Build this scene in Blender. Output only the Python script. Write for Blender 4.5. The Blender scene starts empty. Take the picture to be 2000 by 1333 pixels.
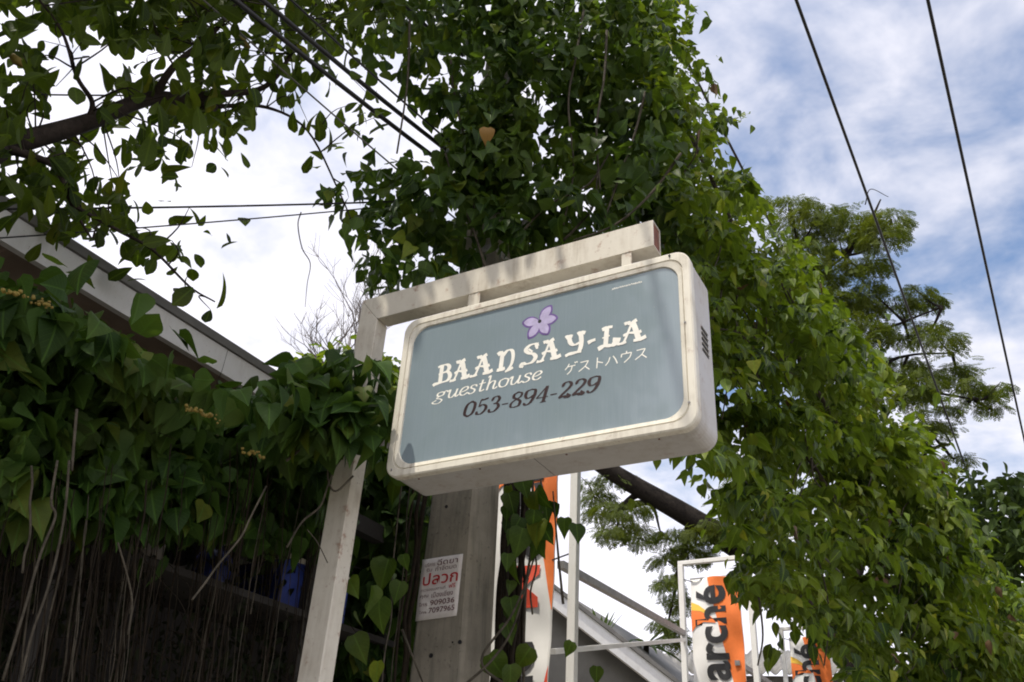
import bpy, bmesh, math, random
import numpy as np
from mathutils import Vector, Matrix

random.seed(7)
rng = np.random.default_rng(11)
scene = bpy.context.scene
col = scene.collection
rad = math.radians

# ------------------------------------------------------------------ camera
FOC, PITCH, ROLL = 1752.3, rad(30.938), rad(3.71)      # focal length in photo pixels (2000 wide)
CAM = Vector((0, 0, 1.6))
_F = Vector((0, math.cos(PITCH), math.sin(PITCH)))
_R0 = Vector((1, 0, 0))
_U0 = _R0.cross(_F)
_R = math.cos(ROLL) * _R0 + math.sin(ROLL) * _U0
_U = -math.sin(ROLL) * _R0 + math.cos(ROLL) * _U0
cam_data = bpy.data.cameras.new('camera')
cam = bpy.data.objects.new('camera', cam_data)
col.objects.link(cam)
cam.matrix_world = Matrix(((_R.x, _U.x, -_F.x, CAM.x), (_R.y, _U.y, -_F.y, CAM.y), (_R.z, _U.z, -_F.z, CAM.z), (0, 0, 0, 1)))
cam_data.sensor_width = 36
cam_data.lens = FOC / 2000 * 36
cam_data.clip_start = 0.05
cam_data.clip_end = 3000
scene.camera = cam

# ------------------------------------------------------------------ sun and sky
SUN_EL, SUN_AZ = rad(67), rad(236)                     # azimuth clockwise from +Y
sun_dir = Vector((math.sin(SUN_AZ) * math.cos(SUN_EL), math.cos(SUN_AZ) * math.cos(SUN_EL), math.sin(SUN_EL)))
sun = bpy.data.lights.new('sun', 'SUN')
sun.energy = 4.6
sun.angle = rad(0.53)
sun.color = (1.0, 0.93, 0.82)
sun_ob = bpy.data.objects.new('sun', sun)
col.objects.link(sun_ob)
sun_ob.rotation_euler = (-sun_dir).to_track_quat('-Z', 'Y').to_euler()

world = bpy.data.worlds.new('World')
scene.world = world
world.use_nodes = True
wn, wl = world.node_tree.nodes, world.node_tree.links
wn.clear()


def wnode(t, **kw):
    n = wn.new(t)
    for k, v in kw.items():
        setattr(n, k, v)
    return n


def wmath(op, a, b=None, c=None):
    n = wnode('ShaderNodeMath', operation=op)
    for i, v in enumerate((a, b, c)):
        if v is None:
            continue
        if isinstance(v, (int, float)):
            n.inputs[i].default_value = v
        else:
            wl.new(v, n.inputs[i])
    return n.outputs[0]


sky = wnode('ShaderNodeTexSky', sky_type='NISHITA')
sky.sun_disc = False
sky.sun_elevation = SUN_EL
sky.sun_rotation = SUN_AZ
sky.air_density = 1.5
sky.dust_density = 0.0
sky.ozone_density = 9.0
bg_sky = wnode('ShaderNodeBackground')
bg_sky.inputs['Strength'].default_value = 0.15
wl.new(sky.outputs[0], bg_sky.inputs['Color'])
tc = wnode('ShaderNodeTexCoord')
sep = wnode('ShaderNodeSeparateXYZ')
wl.new(tc.outputs['Generated'], sep.inputs[0])
zc = wmath('ADD', wmath('MAXIMUM', sep.outputs[2], 0.0), 0.30)
comb = wnode('ShaderNodeCombineXYZ')
wl.new(wmath('DIVIDE', sep.outputs[0], zc), comb.inputs[0])
wl.new(wmath('DIVIDE', sep.outputs[1], zc), comb.inputs[1])


def wnoise(scale, detail, rough, dist=0.0, off=(0, 0, 0)):
    m = wnode('ShaderNodeMapping')
    m.inputs['Location'].default_value = off
    m.inputs['Rotation'].default_value = (0, 0, 0.6)
    m.inputs['Scale'].default_value = (1.0, 1.1, 1.0)
    wl.new(comb.outputs[0], m.inputs[0])
    n = wnode('ShaderNodeTexNoise')
    n.inputs['Scale'].default_value = scale
    n.inputs['Detail'].default_value = detail
    n.inputs['Roughness'].default_value = rough
    n.inputs['Distortion'].default_value = dist
    wl.new(m.outputs[0], n.inputs['Vector'])
    return n.outputs['Fac']


big = wnoise(1.6, 3, 0.5, 0.2, (3.1, 0.4, 0))
mid = wnoise(7.0, 5, 0.55, 0.25, (1.7, 5.3, 0))
fine = wnoise(26.0, 3, 0.55, 0.2, (9.0, 2.0, 0))
dens = wmath('ADD', wmath('MULTIPLY', big, 0.55), wmath('ADD', wmath('MULTIPLY', mid, 0.62), wmath('MULTIPLY', fine, 0.12)))
sundot = wnode('ShaderNodeVectorMath', operation='DOT_PRODUCT')
wl.new(tc.outputs['Generated'], sundot.inputs[0])
sundot.inputs[1].default_value = sun_dir
# thicker bank of cloud towards the horizon and towards the sun's side of the sky
horiz = wmath('SUBTRACT', 1.0, wmath('MAXIMUM', sep.outputs[2], 0.0))
dens = wmath('ADD', dens, wmath('MULTIPLY', wmath('POWER', horiz, 3.0), 1.55))
dens = wmath('ADD', dens, wmath('MULTIPLY', wmath('ADD', sundot.outputs['Value'], -0.31), 0.80))
mr = wnode('ShaderNodeMapRange', interpolation_type='SMOOTHSTEP')
wl.new(dens, mr.inputs[0])
mr.inputs[1].default_value = 0.50
mr.inputs[2].default_value = 0.95
cloud_mask = mr.outputs[0]
glow = wmath('POWER', wmath('MAXIMUM', wmath('MULTIPLY_ADD', sundot.outputs['Value'], 0.5, 0.5), 0.0), 2.0)
bright = wmath('ADD', 0.68, wmath('MULTIPLY', glow, 0.72))
bright = wmath('ADD', bright, wmath('MULTIPLY', wmath('POWER', horiz, 2.2), 0.75))
bright = wmath('ADD', bright, wmath('MULTIPLY', wmath('ADD', mid, -0.5), 0.25))
bg_cloud = wnode('ShaderNodeBackground')
bg_cloud.inputs['Color'].default_value = (0.93, 0.92, 1.0, 1)
wl.new(bright, bg_cloud.inputs['Strength'])
mixs = wnode('ShaderNodeMixShader')
wl.new(cloud_mask, mixs.inputs[0])
wl.new(bg_sky.outputs[0], mixs.inputs[1])
wl.new(bg_cloud.outputs[0], mixs.inputs[2])
wout = wnode('ShaderNodeOutputWorld')
wl.new(mixs.outputs[0], wout.inputs[0])

vs = scene.view_settings
vs.view_transform = 'Standard'
vs.look = 'None'
vs.gamma = 1.0
vs.use_curve_mapping = False
vs.exposure = 0.0
scene.cycles.max_bounces = 7
scene.cycles.diffuse_bounces = 4
scene.cycles.glossy_bounces = 3
scene.cycles.transmission_bounces = 5
scene.cycles.sample_clamp_indirect = 6
scene.cycles.use_denoising = True
scene.cycles.pixel_filter_type = 'BLACKMAN_HARRIS'
scene.cycles.filter_width = 1.9

# ------------------------------------------------------------------ helpers: places


def ray(px, py):
    """direction through a pixel of the 2000 x 1333 photograph"""
    return _R * ((px - 1000) / FOC) - _U * ((py - 666.5) / FOC) + _F


def at(px, py, dist):
    """the world point seen at a pixel, at a horizontal distance in metres"""
    d = ray(px, py)
    return CAM + d * (dist / math.hypot(d.x, d.y))


def to_px(P):
    d = P - np.array(CAM)
    z = d @ np.array(_F)
    z = np.where(z < 0.05, 0.05, z)
    return np.stack([1000 + FOC * (d @ np.array(_R)) / z, 666.5 - FOC * (d @ np.array(_U)) / z], -1), z


STREET = Vector((0.53, 0.848, 0)).normalized()          # along the street
ACROSS = Vector((STREET.y, -STREET.x, 0))               # towards the road


def st(a, b, z):
    p = STREET * a + ACROSS * b
    return Vector((p.x, p.y, z))


def hit(px, py, P0, n):
    d = ray(px, py)
    return CAM + d * ((P0 - CAM).dot(n) / d.dot(n))


# ------------------------------------------------------------------ helpers: objects


def tag(o, label=None, cat=None, group=None, kind=None):
    for k, v in (('label', label), ('category', cat), ('group', group), ('kind', kind)):
        if v:
            o[k] = v
    return o


def thing(name, label, cat, loc=(0, 0, 0), rotz=0.0, group=None):
    o = bpy.data.objects.new(name, None)
    o.empty_display_size = 0.2
    o.location = loc
    o.rotation_euler = (0, 0, rotz)
    col.objects.link(o)
    return tag(o, label, cat, group)


def link_mesh(name, me, mat, parent=None, loc=None, smooth=False):
    if mat is not None and len(me.materials) == 0:
        me.materials.append(mat)
    if smooth:
        me.polygons.foreach_set('use_smooth', [True] * len(me.polygons))
    o = bpy.data.objects.new(name, me)
    col.objects.link(o)
    if parent is not None:
        o.parent = parent
    if loc is not None:
        o.location = loc
    return o


def pydata(name, verts, faces, mat, parent=None, smooth=False, loc=None):
    me = bpy.data.meshes.new(name)
    me.from_pydata([tuple(v) for v in verts], [], faces)
    me.update()
    return link_mesh(name, me, mat, parent, loc, smooth)


def bm_object(name, bm, mat, parent=None, smooth=False, bevel=0.0):
    me = bpy.data.meshes.new(name)
    bmesh.ops.recalc_face_normals(bm, faces=bm.faces[:])
    bm.to_mesh(me)
    bm.free()
    o = link_mesh(name, me, mat, parent, None, smooth)
    if bevel:
        m = o.modifiers.new('bevel', 'BEVEL')
        m.width = bevel
        m.segments = 2
        m.limit_method = 'ANGLE'
    return o


def add_box(bm, lo, hi, M=None):
    vs_ = []
    for x in (lo[0], hi[0]):
        for y in (lo[1], hi[1]):
            for z in (lo[2], hi[2]):
                v = Vector((x, y, z))
                vs_.append(bm.verts.new(M @ v if M is not None else v))
    for f in ((0, 1, 3, 2), (4, 6, 7, 5), (0, 4, 5, 1), (2, 3, 7, 6), (0, 2, 6, 4), (1, 5, 7, 3)):
        bm.faces.new([vs_[i] for i in f])


def box(name, lo, hi, mat, parent=None, bevel=0.0, M=None):
    bm = bmesh.new()
    add_box(bm, lo, hi, M)
    return bm_object(name, bm, mat, parent, bevel=bevel)


def add_bar(bm, p, q, w, h, up=Vector((0, 0, 1))):
    """square bar from p to q, w wide across, h high"""
    p, q = Vector(p), Vector(q)
    y = (q - p).normalized()
    x = y.cross(up).normalized()
    z = x.cross(y)
    M = Matrix(((x.x, y.x, z.x, p.x), (x.y, y.y, z.y, p.y), (x.z, y.z, z.z, p.z), (0, 0, 0, 1)))
    add_box(bm, (-w / 2, 0, -h / 2), (w / 2, (q - p).length, h / 2), M)


def bar(name, p, q, w, h, mat, parent=None, bevel=0.0, up=Vector((0, 0, 1))):
    bm = bmesh.new()
    add_bar(bm, p, q, w, h, up)
    return bm_object(name, bm, mat, parent, bevel=bevel)


def smooth_path(pts, n=6):
    """Catmull-Rom through the points"""
    pts = [Vector(p) for p in pts]
    if len(pts) < 3:
        return pts
    P = [2 * pts[0] - pts[1]] + pts + [2 * pts[-1] - pts[-2]]
    out = []
    for i in range(1, len(P) - 2):
        for k in range(n):
            t = k / n
            a, b, c, d = P[i - 1:i + 3]
            out.append(0.5 * ((2 * b) + (c - a) * t + (2 * a - 5 * b + 4 * c - d) * t * t + (3 * b - a - 3 * c + d) * t ** 3))
    out.append(pts[-1])
    return out


def add_tube(bm, pts, radii, sides=6, cap=True):
    pts = [Vector(p) for p in pts]
    if not hasattr(radii, '__len__'):
        radii = [radii] * len(pts)
    if len(radii) != len(pts):
        radii = np.interp(np.linspace(0, 1, len(pts)), np.linspace(0, 1, len(radii)), radii)
    rings = []
    ref = None
    for i, p in enumerate(pts):
        t = (pts[min(i + 1, len(pts) - 1)] - pts[max(i - 1, 0)])
        t = t.normalized() if t.length > 1e-9 else Vector((0, 0, 1))
        if ref is None:
            ref = t.orthogonal().normalized()
        x = (ref - t * ref.dot(t))
        x = x.normalized() if x.length > 1e-6 else t.orthogonal().normalized()
        ref = x
        y = t.cross(x)
        rings.append([bm.verts.new(p + (x * math.cos(2 * math.pi * k / sides) + y * math.sin(2 * math.pi * k / sides)) * float(radii[i])) for k in range(sides)])
    for a, b in zip(rings, rings[1:]):
        for k in range(sides):
            bm.faces.new((a[k], a[(k + 1) % sides], b[(k + 1) % sides], b[k]))
    if cap and sides > 2:
        bm.faces.new(rings[0][::-1])
        bm.faces.new(rings[-1])


def tube(name, pts, radii, mat, parent=None, sides=6, n=6):
    bm = bmesh.new()
    add_tube(bm, smooth_path(pts, n), radii, sides)
    return bm_object(name, bm, mat, parent, smooth=True)


# ------------------------------------------------------------------ materials


class Mat:
    def __init__(self, name):
        self.m = bpy.data.materials.new(name)
        self.m.use_nodes = True
        self.n, self.l = self.m.node_tree.nodes, self.m.node_tree.links
        self.b = self.n['Principled BSDF']
        self.out = self.n['Material Output']

    def node(self, t, **kw):
        n = self.n.new(t)
        for k, v in kw.items():
            setattr(n, k, v)
        return n

    def put(self, sock, v):
        if isinstance(v, bpy.types.NodeSocket):
            self.l.new(v, sock)
        else:
            sock.default_value = v

    def coord(self, kind='Object', scale=(1, 1, 1), rot=(0, 0, 0)):
        t = self.node('ShaderNodeTexCoord')
        m = self.node('ShaderNodeMapping')
        m.inputs['Scale'].default_value = scale
        m.inputs['Rotation'].default_value = rot
        self.l.new(t.outputs[kind], m.inputs[0])
        return m.outputs[0]

    def noise(self, vec, scale, detail=4, rough=0.55, dist=0.0):
        n = self.node('ShaderNodeTexNoise')
        self.l.new(vec, n.inputs['Vector'])
        n.inputs['Scale'].default_value = scale
        n.inputs['Detail'].default_value = detail
        n.inputs['Roughness'].default_value = rough
        n.inputs['Distortion'].default_value = dist
        return n.outputs['Fac']

    def ramp(self, fac, stops):
        r = self.node('ShaderNodeValToRGB')
        e = r.color_ramp.elements
        while len(e) > 1:
            e.remove(e[-1])
        e[0].position, e[0].color = stops[0][0], (*stops[0][1], 1)
        for p, c in stops[1:]:
            x = e.new(p)
            x.color = (*c, 1)
        self.l.new(fac, r.inputs[0])
        return r.outputs[0]

    def rng(self, fac, a, b, lo=0.0, hi=1.0):
        r = self.node('ShaderNodeMapRange')
        self.l.new(fac, r.inputs[0])
        for i, v in enumerate((a, b, lo, hi)):
            r.inputs[i + 1].default_value = v
        return r.outputs[0]

    def math(self, op, a, b=None):
        n = self.node('ShaderNodeMath', operation=op)
        self.put(n.inputs[0], a)
        if b is not None:
            self.put(n.inputs[1], b)
        return n.outputs[0]

    def mix(self, fac, a, b, mode='MIX'):
        n = self.node('ShaderNodeMix', data_type='RGBA', blend_type=mode)
        self.put(n.inputs[0], fac)
        for s, v in ((n.inputs[6], a), (n.inputs[7], b)):
            self.put(s, (*v, 1) if isinstance(v, tuple) and len(v) == 3 else v)
        return n.outputs[2]

    def bump(self, h, strength=0.3, dist=0.01):
        b = self.node('ShaderNodeBump')
        b.inputs['Strength'].default_value = strength
        b.inputs['Distance'].default_value = dist
        self.l.new(h, b.inputs['Height'])
        self.l.new(b.outputs[0], self.b.inputs['Normal'])

    def set(self, color=None, rough=None, metal=None, spec=None):
        if color is not None:
            self.put(self.b.inputs['Base Color'], (*color, 1) if isinstance(color, tuple) else color)
        if rough is not None:
            self.put(self.b.inputs['Roughness'], rough)
        if metal is not None:
            self.b.inputs['Metallic'].default_value = metal
        if spec is not None:
            self.b.inputs['Specular IOR Level'].default_value = spec
        return self.m


def plain(name, c, rough=0.6, var=0.12, scale=6.0, spec=0.5):
    m = Mat(name)
    v = m.noise(m.coord(), scale, 5, 0.6)
    lo = tuple(x * (1 - var) for x in c)
    hi = tuple(min(1, x * (1 + var)) for x in c)
    return m.set(m.ramp(v, [(0.3, lo), (0.7, hi)]), rough, spec=spec)


def leaf_material(name, dark, light, yellow, trans=0.35, rough=0.42, gloss=0.5):
    m = Mat(name)
    geo = m.node('ShaderNodeNewGeometry')
    oi = m.node('ShaderNodeObjectInfo')
    r = m.math('FRACT', m.math('ADD', geo.outputs['Random Per Island'], oi.outputs['Random']))
    base = m.ramp(r, [(0.0, dark), (0.5, tuple((a + b) / 2 for a, b in zip(dark, light))), (0.9, light), (1.0, yellow)])
    pos = m.node('ShaderNodeNewGeometry').outputs['Position']
    base = m.mix(m.rng(m.noise(pos, 1.7, 3, 0.6), 0.50, 0.70, 0.0, 0.42), base, yellow)      # younger growth in patches
    base = m.mix(m.rng(m.noise(pos, 2.9, 3, 0.6, 0.4), 0.52, 0.70, 0.0, 0.55), base, dark)   # older, darker growth in others
    uvm = m.node('ShaderNodeUVMap')
    sepx = m.node('ShaderNodeSeparateXYZ')
    m.l.new(uvm.outputs[0], sepx.inputs[0])
    ax = m.math('ABSOLUTE', m.math('SUBTRACT', sepx.outputs[0], 0.5))
    rib = m.rng(ax, 0.012, 0.035, 1.0, 0.0)
    # side veins run up and out from the midrib
    ph = m.math('SUBTRACT', m.math('MULTIPLY', sepx.outputs[1], 7.0), m.math('MULTIPLY', ax, 6.0))
    vein = m.rng(m.math('ABSOLUTE', m.math('SUBTRACT', m.math('FRACT', ph), 0.5)), 0.0, 0.08, 0.55, 0.0)
    vv = m.math('MAXIMUM', rib, vein)
    blot = m.noise(m.coord('UV', (1, 1, 1)), 5.0, 3, 0.6)
    base = m.mix(m.rng(blot, 0.35, 0.75, 0.0, 0.35), base, tuple(x * 0.62 for x in dark))
    colr = m.mix(m.math('MULTIPLY', vv, 0.55), base, tuple(min(1, x * 1.7) for x in light))
    back = m.mix(0.5, colr, tuple(min(1, x * 1.25 + 0.012) for x in light))
    colf = m.mix(geo.outputs['Backfacing'], colr, back)
    m.set(colf, rough, spec=gloss)
    b = m.node('ShaderNodeBump')
    b.inputs['Strength'].default_value = 0.35
    b.inputs['Distance'].default_value = 0.004
    m.l.new(m.math('SUBTRACT', 1.0, vv), b.inputs['Height'])
    m.l.new(b.outputs[0], m.b.inputs['Normal'])
    tr = m.node('ShaderNodeBsdfTranslucent')
    m.l.new(m.mix(1.0, colf, (1.5, 1.45, 0.55), 'MULTIPLY'), tr.inputs[0])
    mx = m.node('ShaderNodeMixShader')
    mx.inputs[0].default_value = trans
    m.l.new(m.b.outputs[0], mx.inputs[1])
    m.l.new(tr.outputs[0], mx.inputs[2])
    m.l.new(mx.outputs[0], m.out.inputs[0])
    return m.m


def white_paint(name, c=(0.74, 0.705, 0.60), dirt=(0.30, 0.25, 0.18), amount=0.5, rust=0.0, rough=0.42):
    m = Mat(name)
    co = m.coord()
    n1 = m.noise(co, 7.0, 6, 0.62)
    n2 = m.noise(m.coord('Object', (9, 9, 1.1)), 5.0, 5, 0.6, 0.3)
    k = m.math('MULTIPLY', m.rng(n1, 0.42, 0.72), m.rng(n2, 0.35, 0.7))
    cc = m.mix(m.math('MULTIPLY', k, amount), c, dirt)
    spots = m.rng(m.noise(co, 90.0, 2, 0.5), 0.70, 0.76)
    cc = m.mix(m.math('MULTIPLY', spots, 0.5), cc, (0.18, 0.12, 0.07))
    if rust:
        rr = m.rng(m.noise(co, 16.0, 6, 0.7), 0.58, 0.68)
        cc = m.mix(m.math('MULTIPLY', rr, rust), cc, (0.22, 0.08, 0.03))
    m.set(cc, m.rng(n1, 0.3, 0.7, rough - 0.1, rough + 0.2), spec=0.4)
    m.bump(m.noise(co, 60.0, 4, 0.6), 0.12, 0.002)
    return m.m


def make_concrete():
    m = Mat('weathered_concrete')
    co = m.coord()
    n1 = m.noise(co, 3.0, 7, 0.65)
    n2 = m.noise(m.coord('Object', (6, 6, 0.5)), 4.0, 6, 0.6, 0.4)
    n3 = m.noise(co, 45.0, 5, 0.7)
    c = m.ramp(n1, [(0.25, (0.16, 0.145, 0.115)), (0.5, (0.27, 0.245, 0.195)), (0.78, (0.38, 0.345, 0.28))])
    c = m.mix(m.rng(n2, 0.5, 0.72, 0.0, 0.7), c, (0.09, 0.095, 0.075))
    c = m.mix(m.rng(n3, 0.60, 0.70, 0.0, 0.6), c, (0.055, 0.05, 0.045))
    m.set(c, 0.85, spec=0.25)
    m.bump(m.math('ADD', m.math('MULTIPLY', n3, 0.6), n1), 0.45, 0.006)
    return m.m


def make_bark(name, a, b):
    m = Mat(name)
    co = m.coord('Object', (1, 1, 1))
    n1 = m.noise(co, 22.0, 6, 0.65, 0.6)
    m.set(m.ramp(n1, [(0.3, a), (0.7, b)]), 0.9, spec=0.2)
    m.bump(n1, 0.6, 0.012)
    return m.m


def make_panel():
    m = Mat('faded_blue_acrylic')
    co = m.coord()
    streak = m.noise(m.coord('Object', (30, 1, 1.2)), 5.0, 4, 0.6)
    blot = m.noise(co, 5.0, 4, 0.55, 0.5)
    c = m.ramp(streak, [(0.3, (0.222, 0.280, 0.312)), (0.7, (0.246, 0.304, 0.336))])
    c = m.mix(m.rng(blot, 0.4, 0.8, 0.0, 0.35), c, (0.19, 0.25, 0.245))
    c = m.mix(m.math('MULTIPLY', m.rng(m.noise(co, 120, 2, 0.5), 0.7, 0.76), 0.35), c, (0.4, 0.4, 0.36))
    m.set(c, m.rng(streak, 0.3, 0.7, 0.10, 0.22), spec=0.6)
    m.b.inputs['Coat Weight'].default_value = 1.0
    m.b.inputs['Coat Roughness'].default_value = 0.06
    m.bump(m.noise(co, 3.0, 2, 0.5), 0.05, 0.02)
    return m.m


def make_ground(name, a, b, scale=2.0, rough=0.9):
    m = Mat(name)
    co = m.coord()
    n1 = m.noise(co, scale, 6, 0.65)
    n2 = m.noise(co, scale * 30, 3, 0.6)
    c = m.mix(m.rng(n2, 0.4, 0.7, 0, 0.4), m.ramp(n1, [(0.3, a), (0.7, b)]), b)
    m.set(c, rough, spec=0.25)
    m.bump(n2, 0.4, 0.004)
    return m.m


M_white = white_paint('cream_enamel', amount=0.85, rust=0.4)
M_tube = white_paint('cream_tube_paint', c=(0.60, 0.565, 0.48), amount=0.9, rust=0.6)
M_cab = white_paint('cabinet_metal', c=(0.50, 0.485, 0.46), amount=0.6, rough=0.5, rust=0.3)
M_rust = plain('rusty_steel', (0.16, 0.055, 0.03), 0.85, 0.5, 25)
M_panel = make_panel()
M_letter = plain('white_vinyl', (0.86, 0.84, 0.76), 0.35, 0.06, 30)
M_ink = plain('dark_brown_vinyl', (0.035, 0.017, 0.017), 0.35, 0.2, 30)
M_purple = plain('purple_print', (0.16, 0.10, 0.29), 0.3, 0.25, 40)
M_lilac = plain('lilac_print', (0.46, 0.41, 0.60), 0.3, 0.15, 40)
M_dark = plain('dark_recess', (0.012, 0.012, 0.014), 0.8, 0.2, 20)
M_concrete = make_concrete()
M_cable = plain('black_cable_sheath', (0.012, 0.012, 0.013), 0.55, 0.3, 20)
M_greycable = plain('grey_cable_sheath', (0.11, 0.105, 0.095), 0.6, 0.3, 20)
M_steel = plain('galvanised_steel', (0.30, 0.29, 0.28), 0.5, 0.25, 14)
M_frame = white_paint('white_tube_paint', c=(0.80, 0.79, 0.75), amount=0.25)
M_cloth = plain('banner_white_cloth', (0.80, 0.79, 0.76), 0.7, 0.04, 8)
M_orange = plain('banner_orange_print', (0.86, 0.20, 0.035), 0.7, 0.08, 8)
M_yellow = plain('banner_yellow_print', (0.85, 0.52, 0.06), 0.7, 0.08, 8)
M_redpr = plain('banner_red_print', (0.72, 0.075, 0.03), 0.7, 0.1, 8)
M_blackpr = plain('banner_black_print', (0.018, 0.018, 0.02), 0.7, 0.1, 8)
M_paper = plain('poster_paper', (0.78, 0.74, 0.71), 0.8, 0.08, 25)
M_redink = plain('poster_red_ink', (0.46, 0.010, 0.014), 0.7, 0.15, 40)
M_brownink = plain('poster_brown_ink', (0.12, 0.03, 0.03), 0.7, 0.15, 40)
M_fascia = white_paint('fascia_board_paint', c=(0.80, 0.80, 0.79), amount=0.3)
M_soffit = plain('brown_soffit_board', (0.30, 0.235, 0.19), 0.75, 0.2, 6)
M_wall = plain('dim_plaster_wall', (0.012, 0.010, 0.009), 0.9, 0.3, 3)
M_roof = plain('grey_roof_sheet', (0.17, 0.165, 0.155), 0.7, 0.25, 5)
M_farwall = plain('grey_render_wall', (0.16, 0.155, 0.14), 0.9, 0.15, 4)
M_blue = plain('blue_plastic', (0.022, 0.045, 0.24), 0.45, 0.3, 9)
M_pink = plain('pale_pink_plastic', (0.45, 0.33, 0.36), 0.5, 0.25, 9)
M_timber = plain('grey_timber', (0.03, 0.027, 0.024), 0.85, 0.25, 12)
M_bark = make_bark('dark_bark', (0.012, 0.009, 0.007), (0.042, 0.031, 0.024))
M_limb = make_bark('shade_darkened_bark', (0.007, 0.006, 0.005), (0.026, 0.020, 0.016))  # rain tree bark, darkened to stand for the shade of its crown
M_dead = plain('dead_brown_leaf', (0.10, 0.055, 0.02), 0.8, 0.35, 30)
M_stem = make_bark('grey_vine_stem', (0.030, 0.026, 0.019), (0.10, 0.086, 0.064))
M_root = make_bark('brown_root', (0.008, 0.006, 0.004), (0.026, 0.018, 0.010))
M_twig = make_bark('bare_twig', (0.10, 0.085, 0.08), (0.2, 0.175, 0.16))

L_tree = leaf_material('broad_tree_leaf', (0.022, 0.042, 0.005), (0.058, 0.092, 0.009), (0.13, 0.14, 0.012), 0.52, 0.5, 0.2)
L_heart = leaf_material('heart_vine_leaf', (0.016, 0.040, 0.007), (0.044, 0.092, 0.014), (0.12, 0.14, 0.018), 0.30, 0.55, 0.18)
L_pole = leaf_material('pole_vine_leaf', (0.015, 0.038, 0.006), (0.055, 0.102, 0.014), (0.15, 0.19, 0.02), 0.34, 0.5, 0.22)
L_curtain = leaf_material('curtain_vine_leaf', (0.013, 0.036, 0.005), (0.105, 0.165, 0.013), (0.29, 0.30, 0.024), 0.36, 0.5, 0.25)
L_rain = leaf_material('feathery_leaflet', (0.026, 0.046, 0.008), (0.080, 0.110, 0.018), (0.16, 0.17, 0.03), 0.42, 0.6, 0.2)
L_dark = leaf_material('dark_tree_leaf', (0.016, 0.034, 0.006), (0.036, 0.064, 0.009), (0.07, 0.10, 0.012), 0.28, 0.55, 0.2)
L_shade = leaf_material('shade_darkened_leaf', (0.007, 0.011, 0.004), (0.014, 0.020, 0.007), (0.03, 0.028, 0.010), 0.2, 0.6, 0.15)  # leaf colour darkened to deepen the shade behind the roots
L_palm = leaf_material('palm_leaf', (0.03, 0.06, 0.014), (0.07, 0.12, 0.03), (0.12, 0.17, 0.05), 0.3, 0.5, 0.3)
M_yleaf = plain('withered_yellow_leaf', (0.22, 0.115, 0.012), 0.6, 0.2, 20)
M_flower = plain('yellow_flower_spike', (0.16, 0.115, 0.014), 0.7, 0.3, 30)

# ------------------------------------------------------------------ ground, road, pavement
g = pydata('ground', [(-900, -900, 0), (900, -900, 0), (900, 900, 0), (-900, 900, 0)], [(0, 1, 2, 3)],
           make_ground('dry_earth', (0.16, 0.13, 0.09), (0.26, 0.22, 0.16), 0.6))
tag(g, 'bare earth ground beyond the road', None, None, 'structure')


def strip(name, b0, b1, z0, z1, mat, a0=-120, a1=240):
    vs_ = [st(a, b, z) for a in (a0, a1) for b in (b0, b1) for z in (z0, z1)]
    o = pydata(name, vs_, [(0, 1, 3, 2), (4, 6, 7, 5), (0, 4, 5, 1), (2, 3, 7, 6), (0, 2, 6, 4), (1, 5, 7, 3)], mat)
    return tag(o, None, None, None, 'structure')


strip('road', 0.95, 8.0, -0.2, 0.004, make_ground('asphalt', (0.045, 0.045, 0.047), (0.07, 0.068, 0.066), 1.2))
strip('pavement', -2.3, 0.80, -0.2, 0.13, make_ground('pavement_concrete', (0.24, 0.225, 0.20), (0.36, 0.34, 0.30), 1.5))
strip('kerb', 0.803, 0.947, -0.2, 0.15, make_ground('kerb_concrete', (0.26, 0.25, 0.23), (0.38, 0.36, 0.33), 2.5))
strip('road_marking', 4.42, 4.56, 0.006, 0.009, make_ground('road_paint', (0.55, 0.54, 0.5), (0.7, 0.69, 0.65), 3.0))

# ------------------------------------------------------------------ leaf shapes


def leaf_template(outline, fold=0.18, curl=0.25, wave=0.0):
    """A leaf of unit length along +Y, upper face +Z: midrib, an inner row and the rim on each side."""
    oy = np.array([q[0] for q in outline]); ow = np.array([q[1] for q in outline])
    ys = np.linspace(0, 1, 9)
    # cubic through the outline so that the rim reads as a curve
    m = np.gradient(ow, oy)
    ws = []
    for y in ys:
        i = min(len(oy) - 2, int(np.searchsorted(oy, y, 'right')) - 1)
        h_ = oy[i + 1] - oy[i]; t_ = (y - oy[i]) / h_
        ws.append(max(0.0, (2 * t_**3 - 3 * t_**2 + 1) * ow[i] + (t_**3 - 2 * t_**2 + t_) * h_ * m[i] + (-2 * t_**3 + 3 * t_**2) * ow[i + 1] + (t_**3 - t_**2) * h_ * m[i + 1]))
    ws[0], ws[-1] = ow[0], ow[-1]
    outline = list(zip(ys, ws))
    n = len(outline)
    V, Fc, UV = [], [], []
    def zz(x, y):
        return abs(x) * fold * 1.2 - curl * y * y + wave * math.sin(7 * y) * abs(x)
    mid = []
    for y, w in outline:
        mid.append(len(V)); V.append((0, y, zz(0, y))); UV.append((0.5, y))
    for s in (-1, 1):
        rim = []
        for i, (y, w) in enumerate(outline):
            if w <= 1e-6:
                rim.append(mid[i]); continue
            yy = y - (0.10 if i == 0 else 0.0) * w * 2
            rim.append(len(V)); V.append((s * w, yy, zz(s * w, y))); UV.append((0.5 + s * w, yy))
        for i in range(n - 1):
            q = [mid[i], mid[i + 1], rim[i + 1], rim[i]]
            q2 = []
            for k in q:
                if k not in q2:
                    q2.append(k)
            if len(q2) > 2:
                Fc.append(q2[::-1] if s > 0 else q2)
    return np.array(V, float), Fc, np.array(UV, float)


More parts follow.
